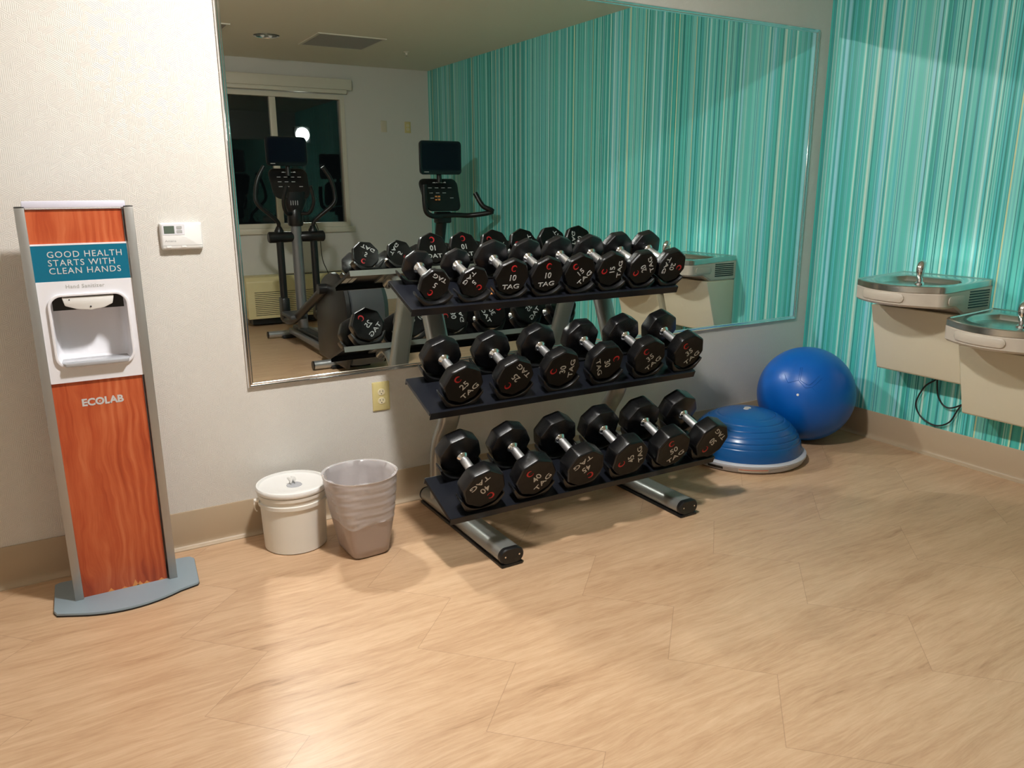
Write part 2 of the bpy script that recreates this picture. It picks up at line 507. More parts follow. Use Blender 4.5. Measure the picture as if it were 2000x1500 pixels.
t = empty('sprinkler_head', (-.6945, -4.28, CZ), 'small white sprinkler head on the ceiling, seen in the mirror near the teal wall', 'sprinkler')
MB(t.location).lathe([(.028, CZ - .0005), (.028, CZ - .004), (.012, CZ - .012), (.008, CZ - .03)], (t.location.x, t.location.y, 0), n=20).build('escutcheon', M['trim_white'], t)
MB(t.location).lathe([(.004, CZ - .03), (.004, CZ - .045), (.016, CZ - .046), (.016, CZ - .048)], (t.location.x, t.location.y, 0), n=16).build('deflector', M['chrome'], t)

# outside lamp beyond the window
t = empty('outdoor_lamp', (.19, -11.0, 0), 'bright white lamp outdoors in the night beyond the window', 'lamp')
MB(t.location).cyl((.19, -11.12, 0), (.19, -11.12, 2.5), .04).build('lamp_post', M['dark_grey_plastic'], t)
MB(t.location).box((.05, -11.14, 2.18), (.33, -11.02, 2.46), .02).build('lamp_housing', M['dark_grey_plastic'], t)
MB(t.location).lathe([(.02, -.0), (.10, .004), (.115, .03), (.09, .05)][::-1], (.19, -11.04, 2.32), 'y', 24).build('lens', M['outdoor_lens'], t)
MB().box((-14, -20, -.3), (14, YF - .101, -.12)).build('ground_outside', M['ground_grey'], kind='structure', smooth=0)

# ---------------------------------------------------------------- the mirror
MX0, MX1, MZ0, MZ1 = -3.2633, -.0969, .6154, 2.2095
t = empty('wall_hung_mirror', ((MX0 + MX1) / 2, 0, MZ0), 'large chrome edged wall mirror hung behind the dumbbell rack', 'mirror')
fw = .021
MB(t.location).box((MX0 + .006, -.0075, MZ0 + .006), (MX1 - .006, -.001, MZ1 - .006)).build('mirror_glass', M['mirror'], t, smooth=0)
def rail(a, b, inward):
    a, b, n = V(a), V(b), V(inward)
    prof = [(0, .001), (0, .0085), (.004, .0135), (.0085, .0135), (.012, .0105), (.015, .0115), (fw - .003, .0105), (fw, .0078), (fw, .001)]
    da = (b - a).normalized()
    rings = []
    for p, sg in ((a, 1), (b, -1)):
        rings.append([p + n * u + V((0, -q, 0)) + da * sg * u for u, q in prof])
    MB(t.location).loft(rings).build('chrome_rail', M['chrome'], t, smooth=50)
rail((MX0, 0, MZ0), (MX1, 0, MZ0), (0, 0, 1)); rail((MX0, 0, MZ1), (MX1, 0, MZ1), (0, 0, -1))
rail((MX0, 0, MZ0), (MX0, 0, MZ1), (1, 0, 0)); rail((MX1, 0, MZ0), (MX1, 0, MZ1), (-1, 0, 0))

# ---------------------------------------------------------------- wall plates, thermostat
def receptacle(m_dark, plate, c, sgn):
    pass
def outlet(loc, sgn, label, mats, duplex=True, hx=.0392, hz=.0642):
    """sgn -1: faces -y (mirror wall); +1: faces +y"""
    x, y, z = loc
    t = empty('power_outlet' if duplex else 'blank_wall_plate', loc, label, 'outlet' if duplex else 'wall plate')
    m = MB(loc); y0, y1 = y + sgn * .0008, y + sgn * .0065
    m.loft([[(x + u, y0, z + q) for u, q in rrect(-hx, -hz, hx, hz, .004)], [(x + u, y0 + sgn * .003, z + q) for u, q in rrect(-hx, -hz, hx, hz, .004)],
            [(x + u, y1, z + q) for u, q in rrect(-hx + .004, -hz + .004, hx - .004, hz - .004, .004)]])
    m.build('cover_plate', M[mats[0]], t)
    if duplex:
        for dz in (.0195, -.0195):
            m = MB(loc); zc = z + dz
            m.loft([[(x + u, y1 - sgn * .001, zc + q) for u, q in obround(.0172, .0145, 28)], [(x + u, y1 + sgn * .0015, zc + q) for u, q in obround(.0165, .0138, 28)]])
            r = m.build('receptacle', M[mats[1]], t)
            m = MB(loc)
            for u in (-.0065, .0065): m.box((x + u - .0011, y1 + min(sgn * .001, sgn * .0019), zc - .001), (x + u + .0011, y1 + max(sgn * .001, sgn * .0019), zc + .0075))
            m.cyl((x, y1 + sgn * .001, zc - .0075), (x, y1 + sgn * .0019, zc - .0075), .0024, n=12)
            m.build('slots', M['black_plastic'], r, smooth=0)
    return t
outlet((-2.7115, 0, .506), -1, 'ivory duplex power outlet on the wall below the mirror, left of the rack', ('ivory', 'ivory_light'))
outlet((-.263, YF, 2.048), 1, 'ivory duplex outlet high on the far wall, seen in the mirror by the teal corner', ('ivory', 'ivory_light'), True, .036, .060)
outlet((-.545, YF, 2.049), 1, 'blank beige plate high on the far wall, seen in the mirror beside the window', ('plate_beige', 'ivory'), False, .035, .060)

tx0, tx1, tz0, tz1 = -3.519, -3.377, 1.166, 1.262
t = empty('thermostat', ((tx0 + tx1) / 2, 0, tz0), 'white wall thermostat with small grey display left of the mirror', 'thermostat')
m = MB(t.location)
m.loft([[(u, -.001, q) for u, q in rrect(tx0 - .001, tz0 + .006, tx1 + .002, tz1, .006)], [(u, -.012, q) for u, q in rrect(tx0, tz0, tx1, tz1, .007)],
        [(u, -.021, q) for u, q in rrect(tx0 + .002, tz0 + .002, tx1 - .002, tz1 - .002, .007)], [(u, -.0245, q) for u, q in rrect(tx0 + .007, tz0 + .007, tx1 - .007, tz1 - .007, .006)]])
body = m.build('thermostat_body', M['white_plastic'], t, smooth=60)
MB(t.location).prism(rrect(-3.512, 1.219, -3.437, 1.257, .004), 'y', -.0256, -.024).build('display_bezel', M['panel_white'], t)
MB(t.location).prism(rrect(-3.507, 1.224, -3.472, 1.251, .001), 'y', -.0262, -.0255).build('display', M['lcd'], t)
for zc in (1.245, 1.231): MB(t.location).prism(rrect(-3.465, zc - .005, -3.446, zc + .005, .003), 'y', -.027, -.0255).build('button', M['button_grey'], t)
MB(t.location).box((tx0 + .004, -.0250, 1.1812), (tx1 - .004, -.0243, 1.1826)).build('seam', M['button_grey'], t, smooth=0)
for xc in (-3.495, -3.445): MB(t.location).box((xc - .008, -.0268, 1.173), (xc + .008, -.0225, 1.180), .001).build('slide_switch', M['white_plastic'], t)
MB(t.location).add_mesh(text_mesh('Amana', .011, sx=1.25, extrude=.0003), Matrix.Translation((-3.488, -.0248, 1.1975)) @ FACE).build('lettering', M['button_grey'], t, smooth=0)

# ---------------------------------------------------------------- hand sanitizer stand
SO = V((-3.782, -.262, 0))
t = empty('hand_sanitizer_stand', SO, 'tall cherry wood hand sanitizer stand with teal sign on a grey base', 'sanitizer stand', rotz=0)
# base plate: curved front
bp = []
for i in range(17):
    a = -1 + 2 * i / 16
    bp.append((a * .214, -.062 - .078 * (1 - a * a)))
bpo = [(-.222, -.046)] + bp[1:-1]
outline = [(-.228, -.040), (-.219, -.066)] + [(a, b) for a, b in bp[2:-2]] + [(.219, -.080), (.226, -.066), (.240, .130), (.228, .152), (.208, .157), (-.205, .176), (-.222, .166)]
m = MB()
m.loft([[(u, q, .0008) for u, q in outline], [(u, q, .010) for u, q in outline], [(u * .994, q * .99, .0125) for u, q in outline]])
base = m.build('base_plate', M['base_grey'], t, smooth=50)
m = MB(); m.loft([[(u * 1.004, q * 1.01, .0002) for u, q in outline], [(u * 1.004, q * 1.01, .0055) for u, q in outline]])
m.build('rubber_edge', M['black_plastic'], base)
for sx in (-1, 1):
    m = MB(); m.box((sx * .1495 - .0135, -.004, .0126), (sx * .1495 + .0135, .118, 1.325), .002)
    p = m.build('upright_post', M['aluminium'], t)
    MB().box((sx * .1495 - .0136, -.0041, 1.325), (sx * .1495 + .0136, .1181, 1.3275)).build('end_cap', M['black_plastic'], p, smooth=0)
for z0_, z1_ in ((.0126, .772), (1.2145, 1.3185)):
    MB().box((-.136, .010, z0_), (.1305, .112, z1_)).build('wood_panel', M['cherry_wood'], t, smooth=0)
MB().box((-.1365, .0035, 1.2095), (.1318, .010, 1.2145)).build('white_strip', M['panel_white'], t, smooth=0)
MB().box((-.142, .000, 1.3235), (.142, .116, 1.344), .002).build('header_cap', M['cap_lavender'], t)
sg = MB().box((-.136, .004, 1.098), (.1318, .010, 1.2095)).build('sign', M['teal_sign'], t, smooth=0)
m = MB()
for body, zc in (('GOOD HEALTH', 1.1805), ('STARTS WITH', 1.1545), ('CLEAN HANDS', 1.1295)):
    m.add_mesh(text_mesh(body, .0275, bold=0, align='LEFT', sx=1.0, spacing=1.12, extrude=.0004), Matrix.Translation((-.096 if body[0] != 'C' else -.096, .0036, zc)) @ FACE)
m.build('lettering', M['letter_white'], sg, smooth=0)
# white dispenser panel with a rounded opening
def frame_loft(m, outer, inner, y0, y1):
    """annular plate between two outlines with the same count"""
    n = len(outer)
    A = [m.v((u, y0, q)) for u, q in outer]; B = [m.v((u, y0, q)) for u, q in inner]
    A2 = [m.v((u, y1, q)) for u, q in outer]; B2 = [m.v((u, y1, q)) for u, q in inner]
    for i in range(n):
        j = (i + 1) % n
        m.face([A[i], A[j], B[j], B[i]]); m.face([A2[i], B2[i], B2[j], A2[j]])
        m.face([A[i], A2[i], A2[j], A[j]]); m.face([B[i], B[j], B2[j], B2[i]])
oo = rrect(-.136, .772, .136, 1.098, .002, 8); io = rrect(-.106, .826, .110, 1.050, .034, 8)
m = MB(); frame_loft(m, oo, io, .003, .010)
disp = m.build('dispenser_panel', M['panel_white'], t, smooth=40)
m = MB(); ro = rrect(-.114, .818, .118, 1.058, .040, 8)
frame_loft(m, ro, io, -.006, .004); m.bevel(.002, 40)
m.build('opening_rim', M['panel_white'], disp, smooth=40)
m = MB()   # recess: side walls and rounded back
n = len(io)
def shrink(k, dz=0): return [((u - .002) * k + .002, (q - .938) * k + .938 + dz) for u, q in io]
R0 = [m.v((u, .004, q)) for u, q in io]; R1 = [m.v((u, .070, q)) for u, q in shrink(.97)]; R2 = [m.v((u, .090, q)) for u, q in shrink(.86)]
for a, b in ((R0, R1), (R1, R2)):
    for i in range(n): m.face([a[i], b[i], b[(i + 1) % n], a[(i + 1) % n]])
m.face(R2)
m.build('recess', M['panel_white'], disp, smooth=60)
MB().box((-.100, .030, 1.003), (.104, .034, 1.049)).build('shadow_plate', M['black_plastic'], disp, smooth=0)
m = MB()
nz = [(-.072, 1.046), (.076, 1.046), (.070, 1.020), (.044, 1.008), (.006, 1.003), (-.034, 1.008), (-.066, 1.020)]
m.prism(nz[::-1], 'y', -.001, .029); m.bevel(.003, 20)
nzo = m.build('nozzle_cover', M['white_plastic'], disp)
MB().sphere((.006, -.0015, 1.014), .0028, 8).build('sensor', M['black_plastic'], nzo)
MB().sphere((-.052, -.0005, 1.039), .0022, 8).build('sensor', M['black_plastic'], nzo)
m = MB()
tr = [(-.086, -.020), (.090, -.020), (.100, .004), (.100, .066), (-.096, .066), (-.096, .004)]
m.loft([[(u, q, .826) for u, q in tr], [(u * 1.03, q * 1.05, .838) for u, q in tr]]); m.bevel(.002, 30)
m.build('drip_tray', M['tray_clear'], disp)
MB().add_mesh(text_mesh('Hand Sanitizer', .0165, bold=.0002, spacing=1.12, extrude=.0003), Matrix.Translation((-.002, .0027, 1.0800)) @ FACE).build('lettering', M['button_grey'], disp, smooth=0)
ECO = dict(size=.033, bold=.0013, sx=1.0, spacing=1.0, extrude=.0004)
MB().add_mesh(text_mesh('ECOLAB', **ECO), Matrix.Translation((.003, .0095, .697)) @ FACE).build('lettering', M['letter_white'], t, smooth=0)
def width(txt):
    xs = [v.co.x for v in text_mesh(txt, align='LEFT', **ECO).vertices]; return min(xs), max(xs)
full_w = width('ECOLAB'); o_l, o_r = width('EC')[1], width('ECO')[1]
oc = .003 + (o_l + o_r) / 2 + .0008 - (full_w[0] + full_w[1]) / 2
star = [((.0042 if k % 2 == 0 else .0013) * cos(pi / 4 + k * pi / 4), (.0042 if k % 2 == 0 else .0013) * sin(pi / 4 + k * pi / 4)) for k in range(8)]
MB().prism([(oc + u, .697 + q) for u, q in star], 'y', .0088, .0099).build('emblem', M['letter_white'], t, smooth=0)
# worn, flaking bottom edge of the wood laminate
for xc, h in ((-.052, .012), (.026, .024), (.040, .014), (.062, .010), (.110, .008), (-.01, .006)):
    m = MB(); m.prism([(xc - .010, .0128), (xc + .011, .0128), (xc + .006, .0128 + h * .4), (xc + .001, .0128 + h), (xc - .004, .0128 + h * .5)], 'y', .0090, .0099)
    m.build('worn_edge', M['label_orange'], t, smooth=0)

# ---------------------------------------------------------------- bucket and trash can
BX, BY = -3.162, -.170
t = empty('plastic_bucket', (BX, BY, 0), 'white plastic bucket with lid on the floor left of the trash can', 'bucket')
m = MB().lathe([(.116, .0005), (.1205, .004), (.126, .185), (.133, .186), (.1335, .200), (.129, .203), (.130, .218), (.134, .220), (.1345, .232), (.128, .236)], n=56)
m.build('bucket_body', M['bucket_white'], t, smooth=50)
m = MB().lathe([(.1365, .2375), (.1385, .242), (.1385, .252), (.135, .2575), (.129, .2575), (.126, .250), (.121, .2475), (.02, .2475)], n=56)
lid = m.build('lid', M['white_plastic'], t, smooth=40)
m = MB().lathe([(.030, .2478), (.028, .2505), (.012, .252)], n=24, c=(.006, -.012, 0)); m.build('wipe_opening', M['tray_clear'], lid)
m = MB()
N = 10
m.loft([[(-.012 + .024 * i / N + .004 * sin(j * 1.3 + i), -.006 + .010 * cos(i * .9) + .006 * j / 4, .2515 + .028 * j / 4 * (1 - .3 * abs(i / N - .5))) for i in range(N + 1)] for j in range(5)], closed=False)
m.build('wipe', M['white_plastic'], lid, smooth=60)
for sx in (-1, 1): MB().cyl((sx * .133, 0, .210), (sx * .150, 0, .210), .010, .007, 14).build('handle_ear', M['bucket_white'], t)
pts = [(-.147, 0, .210), (-.146, -.03, .180), (-.118, -.085, .170), (-.06, -.126, .1725), (0, -.1375, .172)]
MB().tube([(-.147, .0, .212), (-.150, -.004, .195), (-.143, .02, .165), (-.134, .035, .150)], .0022, 8).build('bail_handle', M['bucket_white'], t)

CX, CY = -2.948, -.362
t = empty('trash_can', (CX, CY, 0), 'grey plastic trash can with clear liner on the floor beside the rack', 'trash can', rotz=radians(3))
def can_ring(u, off=0.0, wob=0.0, n=72):
    """u 0 bottom .. 1 top"""
    hx = (.074 * (1 - u) + .140 * u) + off - .012 * sin(pi * u) * 0; hy = (.093 * (1 - u) + .139 * u) + off
    q_ = max(0.0, 1 - u) ** 1.3
    e = 6.5 * q_ + 2.15 * (1 - q_)
    out = []
    for k in range(n):
        a = 2 * pi * k / n; c, q = cos(a), sin(a)
        r = (abs(c) ** e + abs(q) ** e) ** (-1 / e)
        w = 1 + wob * sin(5 * a + 17 * u) + wob * sin(11 * a - 31 * u)
        out.append((hx * r * c * w, hy * r * q * w, .001 + .316 * u))
    return out
us = [0, .03, .12, .25, .4, .55, .7, .85, .97, 1.0]
R = [can_ring(u) for u in us]
R[0] = [(x * .93, y * .93, z) for x, y, z in R[0]]
inner = [can_ring(u, -.004) for u in us[::-1]]
inner[-1] = [(x, y, .006) for x, y, z in inner[-1]]
MB().loft(R + inner).build('can_body', M['can_greige'], t, smooth=50)
m = MB(); rings = []
NL = 30
for j in range(NL + 1):
    u = .44 + (1.012 - .44) * j / NL
    ring = can_ring(u, .0022, 0)
    out = []
    for k, (x, y, z) in enumerate(ring):
        a = 2 * pi * k / 72
        # folds run round the can, slanting
        d = .0007 * sin(58 * u + 2.2 * sin(a + .6) + .7 * sin(3 * a)) + .0006 * sin(103 * u + 3 * sin(a - 1) + 1.3 * sin(5 * a + 2))
        if j < 2: d += .002 * sin(9 * a)
        s_ = 1 + d / .12
        out.append((x * s_, y * s_, z + (.006 * sin(4 * a + 1) + .004 * sin(9 * a) if j == 0 else 0)))
    rings.append(out)
for j in range(12):
    u = 1.0 - j * .07
    ring = can_ring(max(u, .2), -.0075 - .0022 * j)
    rings.append([(x * (1 + .022 * sin(13 * 2 * pi * k / 72 + j * .8) * min(1, j / 2)), y * (1 + .022 * sin(9 * 2 * pi * k / 72 - j) * min(1, j / 2)), z + (.004 * sin(6 * 2 * pi * k / 72) if j < 2 else 0)) for k, (x, y, z) in enumerate(ring)])
m.loft(rings, True, False, True)
m.build('bin_liner', M['film'], t, smooth=70)

# ---------------------------------------------------------------- exercise ball and balance trainer
t = empty('exercise_ball', (-.340, -.318, 0), 'large blue inflatable exercise ball in the corner behind the half dome', 'exercise ball')
m = MB()
RB = .260
m.sphere((0, 0, RB), RB, 40)
o = m.build('ball_skin', M['ball_blue'], t, smooth=60)
def on_ball(az, el, r=RB): return V((r * cos(el) * cos(az), r * cos(el) * sin(az), RB + r * sin(el)))
AZ = atan2(-3.084 + .318, -3.864 + .34)
m = MB()
def seam(p0, p1, rr=.0016):
    pts = []
    for i in range(13):
        f = i / 12
        pts.append(on_ball(p0[0] + (p1[0] - p0[0]) * f, p0[1] + (p1[1] - p0[1]) * f, RB + .0002))
    m.tube(pts, rr, 6, smooth=False)
for a, b in (((AZ - .20, .80), (AZ - .18, .50)), ((AZ - .16, .80), (AZ - .14, .50)), ((AZ - .18, .50), (AZ - .02, .36)), ((AZ - .14, .50), (AZ + .02, .42)), ((AZ - .02, .36), (AZ + .12, .38)), ((AZ + .02, .42), (AZ + .08, .43)),
             ((AZ + .08, .43), (AZ + .28, .62)), ((AZ + .12, .38), (AZ + .32, .57)), ((AZ + .12, .38), (AZ + .24, .26)), ((AZ - .18, .50), (AZ - .40, .42)), ((AZ - .40, .42), (AZ - .55, .58))):
    seam(a, b)
m.build('moulded_ribs', M['ball_blue'], t, smooth=60)
pc = on_ball(AZ - .20 + .05, .20); pn = (pc - V((0, 0, RB))).normalized()
MB().cyl(pc - pn * .004, pc + pn * .0025, .0075, .0065, 16).build('plug', M['white_plastic'], t)

BO = V((-.838, -.352, 0))
t = empty('half_dome_balance_trainer', BO, 'blue half dome balance trainer on a grey platform beside the rack', 'balance trainer')
Rp, Rd = .312, .288
m = MB(); n = 72
prof = [(Rp - .05, .004), (Rp - .020, .004), (Rp - .012, .010), (Rp - .003, .030), (Rp, .034), (Rp, .044), (Rp - .004, .048), (Rp - .022, .050), (Rp - .05, .048)]
m.lathe(prof, n=n)
for k in range(10):
    a = 2 * pi * k / 10 + .35
    c, q = cos(a), sin(a)
    m.cyl((c * (Rp - .055), q * (Rp - .055), .0002), (c * (Rp - .055), q * (Rp - .055), .034), .012, .016, 10)
plat = m.build('platform_ring', M['platform_grey'], t, smooth=40)
m = MB().lathe([(Rp - .004, .0305), (Rp - .0165, .0115)], n=n, cap0=False, cap1=False)
rz = lambda z: Rp - .012 + (z - .010) * .45 - .0003
def arc_panel(a0, a1, r0, r1, z0, z1, name, mat, parent, seg=14):
    m = MB()
    A = [[(r * cos(a0 + (a1 - a0) * i / seg), r * sin(a0 + (a1 - a0) * i / seg), z) for i in range(seg + 1)] for r, z in ((r0, z0), (r1, z1))]
    B = [[(x * 1.004, y * 1.004, z) for x, y, z in r] for r in A]
    ring = lambda i: [A[0][i], A[1][i], B[1][i], B[0][i]]
    m.loft([ring(i) for i in range(seg + 1)])
    return m.build(name, mat, parent, smooth=40)
VA = atan2(-3.084 + .352, -3.864 + .838)
for da in (-.78, -.44):
    arc_panel(VA + da - .14, VA + da + .13, rz(.0135), rz(.0275), .0135, .0275, 'grip_slot', M['black_plastic'], plat)
lb = arc_panel(VA - .06, VA + .42, rz(.0125), rz(.0295), .0125, .0295, 'warning_label', M['label_paper'], plat)
arc_panel(VA - .05, VA + .41, rz(.0240) + .0012, rz(.0268) + .0012, .0240, .0268, 'red_line', M['label_red'], lb)
arc_panel(VA + .48, VA + .80, rz(.0125), rz(.0290), .0125, .0290, 'small_label', M['platform_grey'], plat)
prof = []
grooves = [.30, .42, .54, .66, .77, .87]
for i in range(121):
    f = i / 120
    a = f * pi / 2
    r = Rd * cos(a) ** .92; z = .050 + .208 * sin(a) ** .95
    g = 0
    for gz in grooves:
        d = abs(sin(a) - gz)
        if d < .012: g = max(g, .0026 * (1 - d / .012))
    rr = max(r - g, .0005)
    prof.append((rr, z - g * .6))
MB().lathe([(Rd - .01, .046)] + prof, n=80).build('dome', M['dome_blue'], t, smooth=70)
m = MB()
for k in range(2): m.cyl((-.012 + .022 * k, -.008 + .01 * k, .2555), (-.012 + .022 * k, -.008 + .01 * k, .2592), .015 + .004 * k, .013 + .004 * k, 20)
m.build('emblem', M['letter_white'], t)

# ---------------------------------------------------------------- drinking fountains
def fountain(yc, dz, label):
    W = .2315; XF = -.475
    t = empty('drinking_fountain', (0, yc, .44 + dz), label, 'drinking fountain', 'wall hung drinking fountains')
    L = t.location
    # outline of the basin (x, y), from back corner round the curved front
    out = [(-.001, W)]
    for i in range(1, 6): out.append((-.36 * i / 5, W))
    r = .045; side = -.405
    for i in range(1, 9):
        a = radians(90 * i / 8 * .80)
        out.append((side - r * sin(a) + .045, W - r * (1 - cos(a))))
    x_e, y_e = out[-1]
    K = 12
    half = []
    for i in range(1, K + 1):
        f = i / K
        y = y_e * (1 - f)
        half.append((x_e + (XF - x_e) * (1 - (1 - f) ** 2), y))
    out += half
    full = out + [(x, -y) for x, y in out[-2::-1]]
    ztop = lambda x: .946 + dz + x * .040
    def ring(off, zf):
        res = []
        for x, y in full:
            d = V((x + .2, y)); k = 1 - off / d.length
            X = min(-.001, -.2 + d.x * k) if x < -.002 else -.001 - off
            res.append((X, yc + d.y * k, zf(x)))
        return res
    # stainless top: rim band and bowl
    m = MB(L)
    rings = [ring(.0, lambda x: ztop(x) - .030), ring(0, lambda x: ztop(x) - .004), ring(.004, ztop), ring(.012, lambda x: ztop(x) + .0005), ring(.018, lambda x: ztop(x) - .004)]
    m.loft(rings, True, True, False)
    n = len(full)
    rim = ring(.018, lambda x: ztop(x) - .004)
    cx, cy = -.235, yc
    bowl = []
    for lev, (k, dep) in enumerate(((1.0, 0), (1.05, -.0015), (1.0, .004), (.95, .030), (.84, .050), (.50, .062), (.05, .066))):
        rr = []
        for (x, y, z), (ox, oy) in zip(rim, full):
            ex, ey = cx + .175 * (x - cx) / max(1e-6, sqrt(((x - cx) / 1) ** 2 + (y - cy) ** 2)), cy + .190 * (y - cy) / max(1e-6, sqrt((x - cx) ** 2 + (y - cy) ** 2))
            if lev == 0: p = (x, y, z)
            else: p = (cx + (ex - cx) * k, cy + (ey - cy) * k, ztop(cx + (ex - cx) * k if lev < 3 else -.22) - .004 - dep)
            rr.append(p)
        bowl.append(rr)
    m.loft(bowl, True, False, True)
    basin = m.build('basin', M['steel_brushed'], t, smooth=38)
    MB(L).cyl((cx, cy, ztop(-.22) - .0715), (cx, cy, ztop(-.22) - .0675), .022, n=20).build('drain', M['chrome'], basin)
    # painted skirt
    m = MB(L)
    zb = lambda x: (.828 + dz) if x < -.27 else (.790 + dz if x > -.24 else .790 + dz + (.038) * (-.24 - x) / .03)
    m.loft([ring(.006, lambda x: ztop(x) - .030), ring(.0005, lambda x: ztop(x) - .036), ring(.002, lambda x: zb(x) + .010), ring(.012, zb)], True, False, True)
    skirt = m.build('skirt', M['fountain_grey'], t, smooth=38)
    # push bar on the curved front: follows the front outline
    def bar(i0, i1, z0, z1, name):
        seg = full[i0:i1 + 1]
        m = MB(L); prof = rrect(0, z0, 1, z1, min(.02, (z1 - z0) * .49), 5)
        # sample along the outline
        ls = [0]
        for a, b in zip(seg, seg[1:]): ls.append(ls[-1] + sqrt((a[0] - b[0]) ** 2 + (a[1] - b[1]) ** 2))
        def at(s):
            s = max(0, min(ls[-1], s))
            for k in range(len(ls) - 1):
                if s <= ls[k + 1] + 1e-9:
                    f = (s - ls[k]) / max(1e-9, ls[k + 1] - ls[k]); a, b = seg[k], seg[k + 1]
                    return (a[0] + (b[0] - a[0]) * f, a[1] + (b[1] - a[1]) * f), V((-(b[1] - a[1]), b[0] - a[0])).normalized()
        T = ls[-1]; rad = (z1 - z0) / 2; NN = 36
        cols = []
        for k in range(NN + 1):
            s = T * (1 - cos(pi * k / NN)) / 2; e = min(s, T - s)
            hh = rad if e >= rad else sqrt(max(1e-8, rad * rad - (rad - e) ** 2))
            (px, py), nn = at(s)
            if nn.dot(V((px + .2, py))) < 0: nn = -nn
            zc = (z0 + z1) / 2 + px * .03
            c = []
            for (do, dzz) in ((-.002, -hh), (.004, -hh), (.006, -max(hh - .004, hh * .5)), (.006, max(hh - .004, hh * .5)), (.004, hh), (-.002, hh)):
                c.append((px + nn.x * do, yc + py + nn.y * do, zc + dzz))
            cols.append(c)
        m.loft(cols)
        return m.build(name, M['fountain_grey'], t, smooth=40)
    nf = len(full); mid = nf // 2
    bar(mid - 9, mid + 5, .862 + dz, .902 + dz, 'push_bar')
    for sgn in (1, -1):
        m = MB(L); y = yc + sgn * (W + .0005)
        m.prism(rrect(-.355, .842 + dz, -.225, .884 + dz, .018), 'y', min(y, y + sgn * .005), max(y, y + sgn * .005)); m.bevel(.0015, 40)
        m.build('push_bar', M['fountain_grey'], t)
        m = MB(L)
        for k in range(7):
            z = .818 + dz + k * .0125
            m.box((-.185, min(y - sgn * .003, y + sgn * .001), z), (-.022, max(y - sgn * .003, y + sgn * .001), z + .006))
        m.build('side_louvres', M['black_plastic'], t, smooth=0)
    # lower panel
    m = MB(L)
    ph = .2275
    pr_ = [(-.0015, .4405 + dz), (-.140, .4405 + dz), (-.150, .448 + dz), (-.250, .7885 + dz), (-.0015, .7885 + dz)]
    m.loft([[(x, yc - ph, z) for x, z in pr_], [(x, yc + ph, z) for x, z in pr_]]); m.bevel(.006, 30, 3)
    m.build('lower_panel', M['fountain_cream'], t)
    MB(L).box((-.0014, yc - .12, .50 + dz), (-.0004, yc + .12, .60 + dz)).build('mount_plate', M['silver_paint'], t, smooth=0)
    # bubbler with its guard
    bx, by, bz = -.335, yc - .072, ztop(-.335)
    m = MB(L).lathe([(.022, bz - .010), (.020, bz), (.013, bz + .006), (.011, bz + .022), (.009, bz + .032)], (bx, by, 0), n=24)
    m.tube([(bx, by, bz + .026), (bx + .006, by, bz + .050), (bx + .018, by + .004, bz + .066)], lambda f: .010 - .002 * f, 12)
    bub = m.build('bubbler', M['chrome'], t)
    m = MB(L)
    m.tube([(bx - .012, by - .004, bz + .022), (bx - .010, by - .003, bz + .060), (bx + .004, by, bz + .088), (bx + .022, by + .004, bz + .086)], lambda f: .012 + .008 * sin(pi * f), 14)
    m.build('mouth_guard', M['chrome'], bub)
    return t
fount = fountain(-.826, 0, 'upper stainless drinking fountain on the teal wall, nearer the corner and ball')
fountain(-1.302, -.136, 'lower stainless drinking fountain on the teal wall, cut by the right picture edge')
pw = MB(fount.location)
pw.tube([(-.05, -.868, .45), (-.028, -.860, .415), (-.022, -.800, .360), (-.018, -.7630, .262), (-.016, -.800, .195), (-.016, -.880, .170), (-.018, -.950, .205), (-.020, -.988, .285), (-.022, -1.02, .340)], .0042, 8)
pw.tube([(-.055, -.880, .45), (-.032, -.870, .400), (-.026, -.880, .330), (-.022, -.915, .285), (-.022, -.960, .285), (-.026, -1.03, .330)], .0042, 8)
pw.build('power_cord', M['cable_black'], fount, smooth=60)

# ---------------------------------------------------------------- dumbbell rack
TH = radians(21.08)
RO = V((-2.097, -.42, 0))
rack = empty('dumbbell_rack', RO, 'three tier black and silver dumbbell rack standing in front of the mirror', 'dumbbell rack')
SHELF = {'top': (-.237, 1.030), 'mid': (-.374, .6655), 'bot': (-.5226, .306)}
SX0, SX1, SD = -2.748, -1.447, .238
WEIGHTS = {  # R, head thickness, length, front face coordinate, axis height
    5: (.066, .020, .182, .205), 10: (.0785, .026, .202, .212), 15: (.079, .032, .210, .207), 20: (.080, .039, .232, .215),
    25: (.084, .047, .240, .222), 30: (.0855, .051, .244, .214), 35: (.087, .055, .250, .220), 40: (.089, .060, .264, .225), 45: (.0905, .065, .276, .236), 50: (.0915, .070, .286, .243)}
ROWS = {'top': (5, 5, 10, 10, 15, 15, 20, 20), 'mid': (25, 25, 30, 30, 35, 35), 'bot': (40, 40, 45, 45, 50, 50)}
XS = {'top': [-2.649 + i * .1642 for i in range(8)], 'mid': [-2.617 + i * .2212 for i in range(6)], 'bot': [-2.618 + i * .2215 for i in range(6)]}
SADH = .0095

